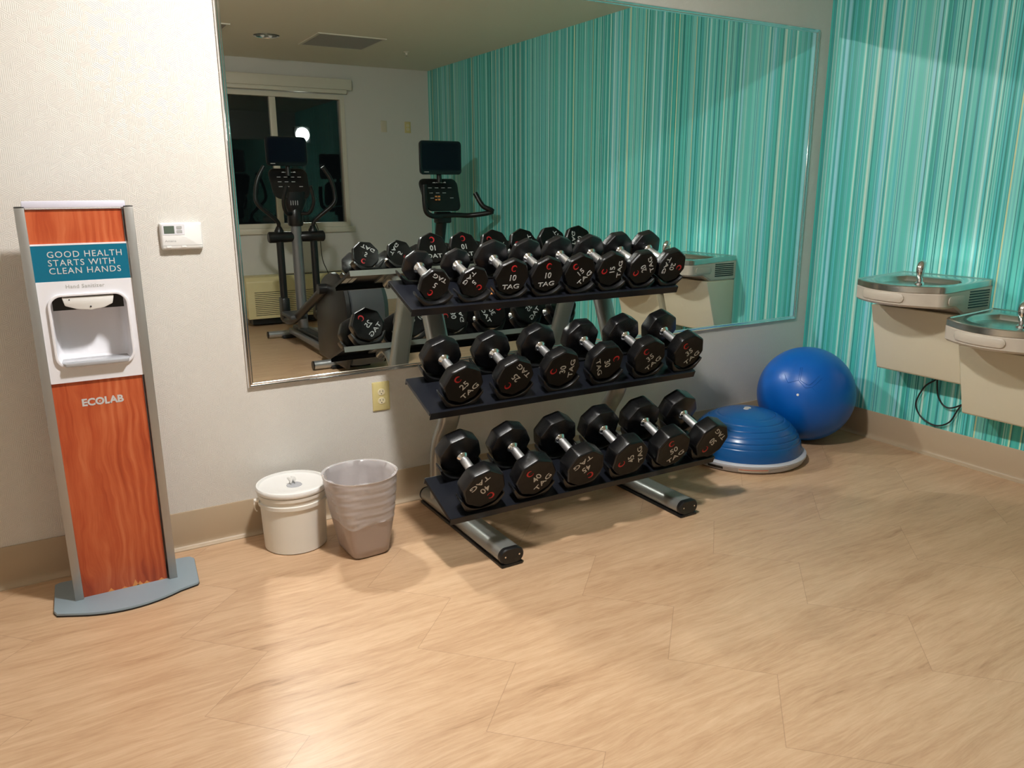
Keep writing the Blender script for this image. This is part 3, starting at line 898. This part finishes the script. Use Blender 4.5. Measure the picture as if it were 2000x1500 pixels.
def saddle_mesh(R, hw, h):
    """cradle block: flat base, hollow top; local x across, y along, z up"""
    rin = R + .0012; a = rin + SADH - .0012
    outer = []
    K = 14
    tmax = math.asin(min(.98, hw / rin)) if hw < rin else radians(70)
    inner = [(rin * sin(-tmax + 2 * tmax * i / K), a - rin * cos(-tmax + 2 * tmax * i / K)) for i in range(K + 1)]
    xt, zt = inner[-1]
    prof = inner + [(xt + .007, zt + .001), (xt + .004, zt - .012), (hw * .80, .012), (hw * .62, .0004), (-hw * .62, .0004), (-hw * .80, .012), (-xt - .004, zt - .012), (-xt - .007, zt + .001)]
    m = MB()
    y0, y1 = -h / 2, h / 2
    A = [m.v((x, y0, z)) for x, z in prof]; B = [m.v((x, y1, z)) for x, z in prof]
    n = len(prof)
    for i in range(n): m.face([A[i], A[(i + 1) % n], B[(i + 1) % n], B[i]])

    for Q, rev in ((A, 0), (B, 1)):
        f = m.face(Q if rev else Q[::-1])
        if f:
            f.normal_update(); bmesh.ops.triangulate(m.bm, faces=[f], ngon_method='EAR_CLIP')
    m.bevel(.0012, 40, 2)
    return m
for row in ('top', 'mid', 'bot'):
    oy, oz = SHELF[row]
    m = MB()
    # tray: plate with turned-down lips
    pl = rrect(SX0 - RO.x, -SD, SX1 - RO.x, 0, .008, 4)
    pi_ = rrect(SX0 - RO.x + .0016, -SD + .0016, SX1 - RO.x - .0016, -.0016, .0065, 4)
    m.loft([[(x, y, -.003) for x, y in pl], [(x, y, -.0016) for x, y in pl], [(x * .4 + u * .6, y * .4 + q * .6, -.0005) for (x, y), (u, q) in zip(pl, pi_)], [(x, y, 0) for x, y in pi_]])
    m.box((SX0 - RO.x + .002, -SD + .0005, -.030), (SX1 - RO.x - .002, -SD + .0035, -.001)).box((SX0 - RO.x + .002, -.0035, -.026), (SX1 - RO.x - .002, -.0005, -.001))
    m.box((SX0 - RO.x, -SD + .006, -.014), (SX0 - RO.x + .003, -.006, -.001)).box((SX1 - RO.x - .003, -SD + .006, -.014), (SX1 - RO.x, -.006, -.001))
    sh = m.build('shelf', M['black_powder'], rack, smooth=30)
    MB().box((SX0 - RO.x + .001, .0002, -.027), (SX1 - RO.x - .001, .0016, -.002)).build('back_rail', M['silver_paint'], sh, smooth=0)
    sh.location = (0, oy - RO.y, oz); sh.rotation_euler = (TH, 0, 0)
    done = {}
    for x, w in zip(XS[row], ROWS[row]):
        R, th, L, sf = WEIGHTS[w]
        hw = {'top': .066, 'mid': .080, 'bot': .084}[row]; RS = {'top': .0805, 'mid': .0875, 'bot': .092}[row]
        for s in (.022, .200):
            if not done:
                q = saddle_mesh(RS, hw, .050).build('saddle', M['black_plastic'], sh, smooth=35); done[0] = q
            else:
                q = done[0].copy(); COL.objects.link(q); q.parent = sh
            q.location = (x - RO.x, -s, 0)
    if row == 'top':
        m = MB().box((-2.400 - RO.x, -.175, .0002), (-2.372 - RO.x, -.130, .0012)); m.build('caution_label', M['label_orange'], sh, smooth=0)
        for xa, xb in ((-2.725, -2.700), (-2.694, -2.674)):
            MB().box((xa - RO.x, -.20, -.0042), (xb - RO.x, -.12, -.0031)).build('paper_label', M['label_paper'], sh, smooth=0)
# feet, uprights, arms
for xc in (-2.522, -1.640):
    m = MB(RO)
    fo = obround(.050, .031, 40)
    m.loft([[(xc + u, y, .041 + q) for u, q in fo] for y in (-.070, -.775)])
    foot = m.build('foot', M['silver_paint'], rack, smooth=50)
    for ya, yb in ((-.776, -.797), (-.069, -.056)):
        m = MB(RO)
        d = 1 if yb < ya else -1
        m.loft([[(xc + u * 1.03, ya, .041 + q * 1.03) for u, q in fo], [(xc + u * 1.03, yb + d * .005, .041 + q * 1.03) for u, q in fo], [(xc + u * .93, yb, .041 + q * .90) for u, q in fo]])
        cap = m.build('end_cap', M['black_plastic'], foot, smooth=40)
        if yb < -.5:
            m = MB(RO)
            for u in (-.030, .030): m.cyl((xc + u, yb + .0004, .043), (xc + u, yb - .0012, .043), .0035, n=10)
            m.build('screw', M['chrome'], cap)
    for ya, yb in ((-.798, -.058),):
        MB(RO).box((xc - .046, ya, .0005), (xc + .046, yb, .0125), .003).build('rubber_pad', M['black_plastic'], foot)
    # bent upright: rises from the foot, leans out to the middle shelf, back to the top shelf
    m = MB(RO)
    path = [(xc, -.172, .060), (xc, -.176, .150), (xc, -.184, .260), (xc, -.214, .345), (xc, -.268, .425), (xc, -.288, .490), (xc, -.262, .585), (xc, -.200, .745), (xc, -.140, .885), (xc, -.112, .955)]
    m.tube(path, 0, n=28, sub=4, flat=(.047, .026))
    up = m.build('upright', M['silver_paint'], rack, smooth=50)
    # arms carrying the shelves
    nrm = V((0, sin(TH), -cos(TH)))
    for row, base_ in (('top', (-.142, .905)), ('mid', (-.285, .520)), ('bot', (-.186, .215))):
        oy, oz = SHELF[row]
        tip = V((xc, oy, oz)) + V((0, -cos(TH), -sin(TH))) * .150 + nrm * .034
        b0 = V((xc, base_[0], base_[1]))
        near = V((xc, oy, oz)) + V((0, -cos(TH), -sin(TH))) * .045 + nrm * .034
        m = MB(RO)
        m.tube([b0, near, tip] if row != 'bot' else [b0, near.lerp(b0, .3) + V((0, 0, -.01)), tip], .024, 20, sub=5)
        arm = m.build('shelf_arm', M['silver_paint'], rack, smooth=50)
        m = MB(RO)
        a0 = V((xc, oy, oz)) + V((0, -cos(TH), -sin(TH))) * .020; a1 = V((xc, oy, oz)) + V((0, -cos(TH), -sin(TH))) * .205
        q = []
        for u in (-.040, .040):
            q.append([a0 + V((u, 0, 0)) + nrm * .0035, a1 + V((u, 0, 0)) + nrm * .0035, a1 + V((u, 0, 0)) + nrm * .012, a0 + V((u, 0, 0)) + nrm * .012])
        m.loft(q); m.build('mounting_plate', M['silver_paint'], arm, smooth=0)
# cross bar between the uprights
MB(RO).cyl((-2.50, -.175, .170), (-1.66, -.175, .170), .020, n=20).build('cross_bar', M['silver_paint'], rack)

# ---------------------------------------------------------------- dumbbells
def oct_r(phi, R, clip):
    a = (phi % (pi / 4)) - pi / 8
    return min(R * cos(pi / 8) / cos(a), R * clip)
def head_mesh(R, th, cone, sgn=-1):
    """outer face at y = sgn*0 ... built with the outer face at y=0 pointing -y, body towards +y"""
    n = 64
    def ring(y, k, circ=False, rad=None):
        out = []
        for i in range(n):
            p = 2 * pi * (i + .0) / n
            r = rad if circ else oct_r(p, R, .985) * k
            out.append((r * cos(p), y, r * sin(p)))
        return out
    m = MB()
    m.loft([ring(.0006, 0, True, R * .30), ring(.0006, .87), ring(0, .90), ring(.0005, .935), ring(.0045, .985), ring(.0085, 1.0), ring(th - .004, 1.0), ring(th, .975), ring(th + .0015, .94), ring(th + cone * .75, 0, True, R * .50), ring(th + cone, 0, True, .024)])
    return m
def swoosh(R):
    """red open ring emblem, tapered, with its tail hooking in"""
    m = MB(); K = 22; c = R * .52
    inn, outt = [], []
    for i in range(K + 1):
        f = i / K; a = radians(20 + 290 * f)
        ro = R * (.165 + .02 * f); ri = ro - R * (.022 + .055 * sin(pi * min(1, f * 1.15)) ** .8)
        ex = .92
        inn.append((ri * cos(a) * ex, c + ri * sin(a))); outt.append((ro * cos(a) * ex, c + ro * sin(a)))
    y0, y1 = .0012, -.0006
    for i in range(K):
        q = [inn[i], outt[i], outt[i + 1], inn[i + 1]]
        m.loft([[(u, y0, z) for u, z in q], [(u, y1, z) for u, z in q]])
    return m
def make_dumbbell(w):
    R, th, L, sf = WEIGHTS[w]
    cone = .013
    root = bpy.data.objects.new('dumbbell', None); root.empty_display_size = .05; link(root)
    hd = None
    for k in range(2):
        if k == 0:
            h = head_mesh(R, th, cone).build('head', M['rubber_black'], root, smooth=28)
            h.location = (0, -L / 2, 0)
            h.data.materials.append(M['rubber_face'])
            for p in h.data.polygons:
                if p.normal.y < -.9: p.material_index = 1
            MB().add_mesh(text_mesh('TAG', R * .345, bold=R * .002, sx=1.45, spacing=1.0, extrude=.0009), Matrix.Translation((0, .0003, -R * .50)) @ FACE).build('lettering', M['letter_white'], h, smooth=0)
            MB().add_mesh(text_mesh(str(w), R * .45, bold=R * .003, sx=1.0, extrude=.0009), Matrix.Translation((0, .0003, -R * .02)) @ FACE).build('weight_number', M['letter_white'], h, smooth=0)
            swoosh(R).build('emblem', M['letter_red'], h, smooth=0)
            hd = h
        else:
            h2 = hd.copy(); COL.objects.link(h2); h2.parent = root; h2.location = (0, L / 2, 0); h2.rotation_euler = (0, 0, pi)
            for c in hd.children:
                d = c.copy(); COL.objects.link(d); d.parent = h2
    g = L / 2 - th - cone
    rg = .0172 if w < 25 else .0178
    prof = []
    for i in range(21):
        f = -1 + i / 10
        prof.append((rg * (1 - .06 * f * f - (.16 if abs(f) > .95 else 0)), f * (g - .012)))
    MB().lathe(prof, axis='y', n=28).build('handle', M['knurled_chrome'], root, smooth=60)
    for sgn in (-1, 1):
        MB().lathe([(rg * .86, sgn * (g - .013)), (rg * 1.0, sgn * (g - .009)), (rg * 1.38, sgn * (g - .002)), (rg * 1.42, sgn * (g + .001)), (rg * 1.38, sgn * (g + .003))], axis='y', n=28).build('collar', M['chrome'], root, smooth=50)
    return root
def copy_tree(o, parent=None):
    c = o.copy(); COL.objects.link(c); c.parent = parent
    for ch in o.children: copy_tree(ch, c)
    return c
ROLL = {'top': (151, -130, 0, 3, 48, 95, 118, -100), 'mid': (45, 137, 92, -68, 43, 42), 'bot': (-140, 52, -143, 112, 33, 140)}
DESC = {
    'top': ('upside-down 5 lb dumbbell at the left end of the top shelf', '5 lb dumbbell second on the top shelf, its lettering running down leftwards',
            'upright 10 lb dumbbell next to the 5s on the top shelf', 'upright 10 lb dumbbell next to the 15s on the top shelf',
            '15 lb dumbbell on the top shelf with diagonal rising lettering', '15 lb dumbbell on the top shelf with lettering running straight up',
            '20 lb dumbbell on the top shelf touching the 15s, lettering running up', '20 lb dumbbell at the right end of the top shelf'),
    'mid': ('25 lb dumbbell at the left end of the middle shelf', '25 lb dumbbell with upside-down lettering beside the 30s on the middle shelf',
            '30 lb dumbbell on the middle shelf with lettering running up', '30 lb dumbbell on the middle shelf with lettering running down',
            '35 lb dumbbell beside the 30s on the middle shelf', '35 lb dumbbell at the right end of the middle shelf'),
    'bot': ('40 lb dumbbell at the left end of the bottom shelf, lettering upside down', '40 lb dumbbell with rising lettering beside the 45s on the bottom shelf',
            '45 lb dumbbell with upside-down lettering beside the 40s on the bottom shelf', '45 lb dumbbell with lettering running up beside the 50s on the bottom shelf',
            '50 lb dumbbell beside the 45s on the bottom shelf', '50 lb dumbbell at the right end of the bottom shelf, by the blue dome')}
protos = {}
for row in ('top', 'mid', 'bot'):
    oy, oz = SHELF[row]
    base_m = Matrix.Translation((0, oy, oz)) @ Matrix.Rotation(TH, 4, 'X')
    for x, w, roll, desc in zip(XS[row], ROWS[row], ROLL[row], DESC[row]):
        if w not in protos: protos[w] = d = make_dumbbell(w)
        else: d = copy_tree(protos[w])
        R, th, L, sf = WEIGHTS[w]
        d.matrix_world = base_m @ Matrix.Translation((x, -(sf - L / 2), R + SADH)) @ Matrix.Rotation(-radians(roll), 4, 'Y')
        tag(d, 'black ' + desc, 'dumbbell', 'dumbbells on the rack')

# ---------------------------------------------------------------- wall air conditioner under the window (seen in the mirror)
AX0, AX1, AZ0, AZ1, AY = -2.20, -1.10, .085, .515, YF + .245
t = empty('wall_air_conditioner', ((AX0 + AX1) / 2, YF, AZ0), 'cream through-wall air conditioner under the window, seen in the mirror', 'air conditioner')
L = t.location
m = MB(L)
pr_ = [(YF + .001, AZ0), (AY, AZ0), (AY, AZ1 - .05), (AY - .03, AZ1 - .004), (AY - .05, AZ1), (YF + .001, AZ1)]
m.loft([[(AX0, y, z) for y, z in pr_], [(AX1, y, z) for y, z in pr_]]); m.bevel(.008, 30, 2)
m.build('casing', M['aircon_cream'], t)
m = MB(L)
for k in range(13):
    z = AZ0 + .035 + k * .0195
    m.box((AX0 + .075, AY - .001, z), (AX1 - .06, AY + .0012, z + .0055))
m.build('intake_slots', M['black_plastic'], t, smooth=0)
m = MB(L)
for k in range(8): m.box((AX0 + .40, AY - .17 + k * .014, AZ1 - .001), (AX1 - .05, AY - .165 + k * .014, AZ1 + .0012))
m.build('top_louvre', M['dark_grey_plastic'], t, smooth=0)
MB(L).box((AX0 + .07, AY - .19, AZ1 + .0003), (AX0 + .33, AY - .07, AZ1 + .004), .002).build('control_lid', M['aircon_cream'], t)
MB(L).box((AX0 + .05, YF + .02, .02), (AX1 - .05, AY - .06, AZ0)).build('sub_base', M['black_plastic'], t, smooth=0)

# ---------------------------------------------------------------- cardio machines (seen in the mirror)
def console_unit(t, L, xc, yc, zc0, zc1, wid, lean=.10):
    """tilted control console facing +y"""
    m = MB(L)
    h = zc1 - zc0
    out = rrect(-wid / 2, 0, wid / 2, h, min(.06, wid * .28), 6)
    out = [(u * (1 - .12 * (1 - q / h)), q + (.012 * cos(u / wid * pi) if q > h * .9 else 0)) for u, q in out]
    f = lambda u, q, d: (xc + u, yc - lean * q / h * 1.4 + d, zc0 + q)
    m.loft([[f(u * .9, h / 2 + (q - h / 2) * .9, -.05) for u, q in out], [f(u, q, -.02) for u, q in out], [f(u, q, .004) for u, q in out], [f(u * .96, h / 2 + (q - h / 2) * .96, .012) for u, q in out]])
    con = m.build('console', M['black_plastic'], t, smooth=40)
    m = MB(L)
    rnd = random.Random(3)
    for k in range(3):
        for j in range(4):
            u = -wid * .30 + j * wid * .17; q = h * (.72 - .16 * k)
            if rnd.random() < .8:
                c = [(u, q), (u + wid * .09, q), (u + wid * .09, q + .006), (u, q + .006)]
                m.loft([[f(a, b, .011) for a, b in c], [f(a, b, .0135) for a, b in c]])
    m.build('buttons', M['letter_grey'], con, smooth=0)
    m = MB(L)
    for k in range(4):
        u = -wid * .16 + k * wid * .09
        c = [(u, h * .885), (u + wid * .08, h * .88), (u + wid * .07, h * .91 + .004 * (k % 2)), (u + .004, h * .905)]
        m.loft([[f(a, b, .010) for a, b in c], [f(a, b, .0135) for a, b in c]])
    m.build('emblem', M['letter_white'], con, smooth=0)
    return con
def tv(t, L, xc, yc, z0, z1, wid):
    h = z1 - z0
    out = rrect(-wid / 2, z0, wid / 2, z1, .035, 6)
    bow = lambda u: -.02 * (1 - (2 * u / wid) ** 2)
    m = MB(L)
    m.loft([[(xc + u * .9, yc - .045, (z0 + z1) / 2 + (q - (z0 + z1) / 2) * .9) for u, q in out], [(xc + u, yc - .012, q) for u, q in out], [(xc + u, yc + .006, q) for u, q in out], [(xc + u * .975, yc + .012, (z0 + z1) / 2 + (q - (z0 + z1) / 2) * .975) for u, q in out]])
    o = m.build('screen', M['black_gloss'], t, smooth=40)
    MB(L).prism(rrect(xc - wid * .45, z0 + h * .13, xc + wid * .45, z1 - h * .06, .008), 'y', yc + .0122, yc + .0145).build('display_glass', M['screen_glass'], o)
    MB(L).box((xc - wid * .41, yc + .0125, z0 + h * .065), (xc - wid * .30, yc + .0142, z0 + h * .085)).build('logo', M['letter_grey'], o, smooth=0)
    return o

ex, ey = -1.91, -4.12
t = empty('elliptical_trainer', (ex, ey, 0), 'black and grey elliptical trainer before the dark window, seen in the mirror', 'elliptical trainer')
L = t.location
for nm, yy, z, hw, r in (('front_stabilizer', -4.345, .045, .275, .030), ('rear_stabilizer', -2.83, .040, .290, .034)):
    o = MB(L).cyl((ex - hw, yy, z), (ex + hw, yy, z), r, n=24).build(nm, M['rail_silver'], t)
    m = MB(L)
    for sgn in (-1, 1): m.cyl((ex + sgn * hw, yy, z), (ex + sgn * (hw + .010), yy, z), r * 1.02, n=24)
    m.build('end_cap', M['black_plastic'], o)
    MB(L).box((ex - hw * .55, yy - .05, .001), (ex + hw * .55, yy + .05, z - r * .4), .006).build('foot_pad', M['black_plastic'], o)
MB(L).box((ex - .045, -4.33, .055), (ex + .045, -2.85, .125), .01).build('base_rail', M['dark_grey_plastic'], t)
for sgn in (-1, 1): MB(L).box((ex + sgn * .085 - .018, -4.25, .060), (ex + sgn * .085 + .018, -3.10, .110), .006).build('side_rail', M['post_grey'], t)
MB(L).tube([(ex, -4.12, .10), (ex, -4.125, .50), (ex, -4.13, 1.10)], .048, 28, smooth=False).build('mast', M['post_grey'], t)
MB(L).lathe([(.060, 1.06), (.068, 1.075), (.070, 1.18), (.055, 1.22)], (ex, -4.13, 0), n=28).build('mast_collar', M['black_plastic'], t)
m = MB(L)
m.loft([[(ex + u, -4.13 + w_, 1.18) for u, w_ in obround(.065, .055, 24)], [(ex + u, -4.12 + w_, 1.28) for u, w_ in obround(.105, .06, 24)], [(ex + u, -4.12 + w_, 1.36) for u, w_ in obround(.10, .05, 24)]])
nk = m.build('console_neck', M['black_plastic'], t, smooth=40)
m = MB(L)
for k in range(4): m.box((ex - .052 + k * .020, -4.060, 1.245), (ex - .046 + k * .020, -4.0555, 1.285))
m.build('emblem', M['letter_grey'], nk, smooth=0)
console_unit(t, L, ex - .02, -4.08, 1.30, 1.56, .36)
tv(t, L, ex - .045, -4.10, 1.585, 1.835, .365)
MB(L).cyl((ex - .03, -4.14, 1.50), (ex - .03, -4.15, 1.66), .022, n=16).build('screen_bracket', M['black_plastic'], t)
# fixed grip bars in front of the console
for sgn in (-1, 1):
    MB(L).tube([(ex + sgn * .05, -4.08, 1.17), (ex + sgn * .105, -4.03, 1.18), (ex + sgn * .135, -3.98, 1.28), (ex + sgn * .105, -3.95, 1.41)], .016, 14).build('grip_bar', M['black_plastic'], t)
for sgn in (-1, 1):
    xs = ex + sgn * .155
    m = MB(L)
    m.lathe([(.030, sgn * .020), (.046, sgn * .050), (.050, sgn * .15), (.050, sgn * .245), (.040, sgn * .256)], (ex, -4.13, .963), 'x', 24)
    m.build('pivot_sleeve', M['black_plastic'], t, smooth=40)
    m = MB(L)
    m.tube([(xs, -4.13, .30), (xs, -4.13, .60), (xs, -4.13, .93)], .033, 20, smooth=False)
    m.lathe([(.042, 1.005), (.042, 1.02), (.030, 1.04), (.022, 1.06)], (xs, -4.13, 0), n=20)
    m.tube([(xs, -4.13, 1.04), (xs + sgn * .02, -4.10, 1.11), (ex + sgn * .335, -4.05, 1.25), (ex + sgn * .355, -4.05, 1.34), (ex + sgn * .325, -4.05, 1.47), (ex + sgn * .26, -4.06, 1.58)], .018, 14)
    m.build('swing_arm', M['black_plastic'], t, smooth=50)
    m = MB(L)
    m.box((xs - .036, -4.20, .20), (xs + .036, -4.06, .42), .018)
    yy1, zz1 = (-2.86, .63) if sgn < 0 else (-2.80, .26)
    m.tube([(xs, -4.15, .215), (xs, -3.95, .225), (xs, -3.70, .30 if sgn < 0 else .23), (xs, yy1, zz1)], .036, 16, sub=5)
    m.cyl((xs - .055, yy1, zz1), (xs + .05, yy1, zz1), .040, n=20)
    ln = m.build('pedal_link', M['black_plastic'], t, smooth=40)
    MB(L).box((xs - .075, -3.98, .275 if sgn < 0 else .262), (xs + .075, -3.66, .315 if sgn < 0 else .302), .014).build('pedal', M['dark_grey_plastic'], ln)
# rear drive housing: upright front edge, rounded top and back
HX0, HX1 = -2.045, -1.695
def house_profile(g=0.0):
    ctl = [(-3.16, .055), (-3.165, .30), (-3.13, .52), (-2.98, .69), (-2.74, .765), (-2.54, .73), (-2.43, .62), (-2.40, .45), (-2.42, .20), (-2.50, .055)]
    c = V((-2.80, .40)); out = []
    for y, z in ctl:
        d = V((y, z)) - c; d = d * (1 - g / d.length); out.append((c.x + d.x, c.y + d.y))
    P = [V((a, q, 0)) for a, q in out]; res = []
    for i in range(len(P) - 1):
        p0 = P[max(i - 1, 0)]; p1 = P[i]; p2 = P[i + 1]; p3 = P[min(i + 2, len(P) - 1)]
        for k in range(5):
            f = k / 5
            q = 0.5 * ((2 * p1) + (p2 - p0) * f + (2 * p0 - 5 * p1 + 4 * p2 - p3) * f * f + (3 * p1 - p0 - 3 * p2 + p3) * f ** 3)
            res.append((q.x, q.y))
    res.append(out[-1]); return res
m = MB(L); pp = house_profile()
m.loft([[(HX0 + .02, y, z) for y, z in house_profile(.06)], [(HX0 + .05, y, z) for y, z in house_profile(.025)], [(HX0 + .12, y, z) for y, z in house_profile(.02)], [(HX1 - .05, y, z) for y, z in house_profile(.03)], [(HX1, y, z) for y, z in house_profile(.08)]])
hs = m.build('drive_housing', M['dark_grey_plastic'], t, smooth=35)
m = MB(L)
m.loft([[(HX0 - .012, y, z) for y, z in house_profile(.02)], [(HX0 - .004, y, z) for y, z in house_profile(.004)], [(HX0 + .022, y, z) for y, z in pp], [(HX0 + .030, y, z) for y, z in house_profile(.01)]])
m.build('side_cover', M['black_plastic'], t, smooth=35)
m = MB(L)
for k in range(5): m.box((HX0 + .10, -2.425, .30 + k * .034), (HX1 - .09, -2.412, .314 + k * .034), .004)
m.build('vent_slats', M['silver_paint'], hs, smooth=0)
tag(MB().tube([(ex + .17, -4.14, 1.12), (ex + .24, -4.22, .98), (ex + .31, -4.40, .72), (ex + .42, -4.55, .50), (ex + .50, -4.7, .03)], .004, 6).build('console_cable', M['cable_black']), 'thin black cable running down from the elliptical console, seen in the mirror', 'cable')

bx, by = -.585, -3.83
t = empty('exercise_bike', (bx, by, 0), 'black upright exercise bike in the far teal corner, only its console showing in the mirror', 'exercise bike')
L = t.location
for yy in (-4.30, -3.10): MB(L).cyl((bx - .26, yy, .04), (bx + .26, yy, .04), .032, n=20).build('stabilizer', M['rail_silver'], t)
MB(L).box((bx - .05, -4.28, .05), (bx + .05, -3.12, .12), .01).build('base_rail', M['dark_grey_plastic'], t)
MB(L).box((bx - .10, -4.20, .12), (bx + .10, -3.55, .62), .05).build('drive_housing', M['dark_grey_plastic'], t)
m = MB(L)
m.tube([(bx, -3.98, .55), (bx + .01, -3.92, .85), (bx + .02, -3.86, 1.14)], .052, 20, sub=4)
m.build('mast', M['black_plastic'], t, smooth=50)
nk = MB(L).box((bx - .055, -3.90, 1.06), (bx + .095, -3.80, 1.17), .015).build('console_neck', M['black_plastic'], t)
m = MB(L)
for k in range(4): m.box((bx + .015 + k * .014, -3.7992, 1.115), (bx + .024 + k * .014, -3.7970, 1.132))
m.build('emblem', M['letter_grey'], nk, smooth=0)
con = console_unit(t, L, bx + .008, -3.78, 1.175, 1.47, .405)
m = MB(L)
for j in range(2):
    for k in range(2): m.box((bx - .075 + j * .028, -3.806 + .0, 1.275 + k * .03), (bx - .060 + j * .032, -3.790, 1.287 + k * .03))
m.build('status_lights', M['label_orange'], con, smooth=0)
tv(t, L, bx, -3.82, 1.512, 1.818, .432)
MB(L).cyl((bx, -3.86, 1.44), (bx, -3.865, 1.56), .024, n=16).build('screen_bracket', M['black_plastic'], t)
for sgn in (-1, 1):
    MB(L).tube([(bx - .01, -3.80, 1.135), (bx + sgn * .15, -3.79, 1.135), (bx + sgn * .28, -3.76, 1.13), (bx + sgn * .44, -3.62, 1.165), (bx + sgn * .36, -3.66, 1.22), (bx + sgn * .31, -3.72, 1.34)] if sgn > 0 else
               [(bx - .01, -3.80, 1.135), (bx - .11, -3.78, 1.13), (bx - .185, -3.76, 1.165), (bx - .205, -3.755, 1.25), (bx - .205, -3.76, 1.42)], .024, 16).build('handlebar', M['black_plastic'], t)
MB(L).tube([(bx, -3.42, .55), (bx, -3.38, .78)], .03, 16, smooth=False).build('seat_post', M['rail_silver'], t)
m = MB(L); m.sphere((bx, -3.36, .80), .12, 14, 1.0, 1.1, .30); m.build('seat', M['black_plastic'], t, smooth=60)

# ---------------------------------------------------------------- camera, world, view
cam = bpy.data.cameras.new('camera'); co = bpy.data.objects.new('camera', cam); link(co)
F, YAW, PITCH, ROLLC = 1511.716, .5313064, .2462343, -.0052494
cam.sensor_width = 36; cam.sensor_fit = 'HORIZONTAL'; cam.lens = F / 2000 * 36
cam.clip_start = .02
fwd = V((sin(YAW) * cos(PITCH), cos(YAW) * cos(PITCH), -sin(PITCH)))
right = V((cos(YAW), -sin(YAW), 0)); upv = right.cross(fwd)
r2 = cos(ROLLC) * right + sin(ROLLC) * upv; u2 = -sin(ROLLC) * right + cos(ROLLC) * upv
mw = Matrix((r2, u2, -fwd)).transposed().to_4x4(); mw.translation = V((-3.864297, -3.084528, 1.371699))
co.matrix_world = mw
SC.camera = co
wd = bpy.data.worlds.new('night'); wd.use_nodes = True; SC.world = wd
wd.node_tree.nodes['Background'].inputs[0].default_value = (.0012, .0016, .0018, 1)
wd.node_tree.nodes['Background'].inputs[1].default_value = .6
SC.view_settings.view_transform = 'Standard'; SC.view_settings.look = 'None'
SC.view_settings.exposure = 1.72; SC.view_settings.gamma = 1.0; SC.view_settings.use_curve_mapping = False
cy = SC.cycles
cy.use_denoising = True
cy.max_bounces = 10; cy.diffuse_bounces = 5; cy.glossy_bounces = 6; cy.transparent_max_bounces = 12
cy.use_adaptive_sampling = True; cy.adaptive_threshold = .015
cy.caustics_reflective = True; cy.blur_glossy = 0.0
cy.use_guiding = True; cy.guiding_training_samples = 24; cy.use_surface_guiding = True; cy.use_volume_guiding = False
cy.sample_clamp_indirect = 0.0
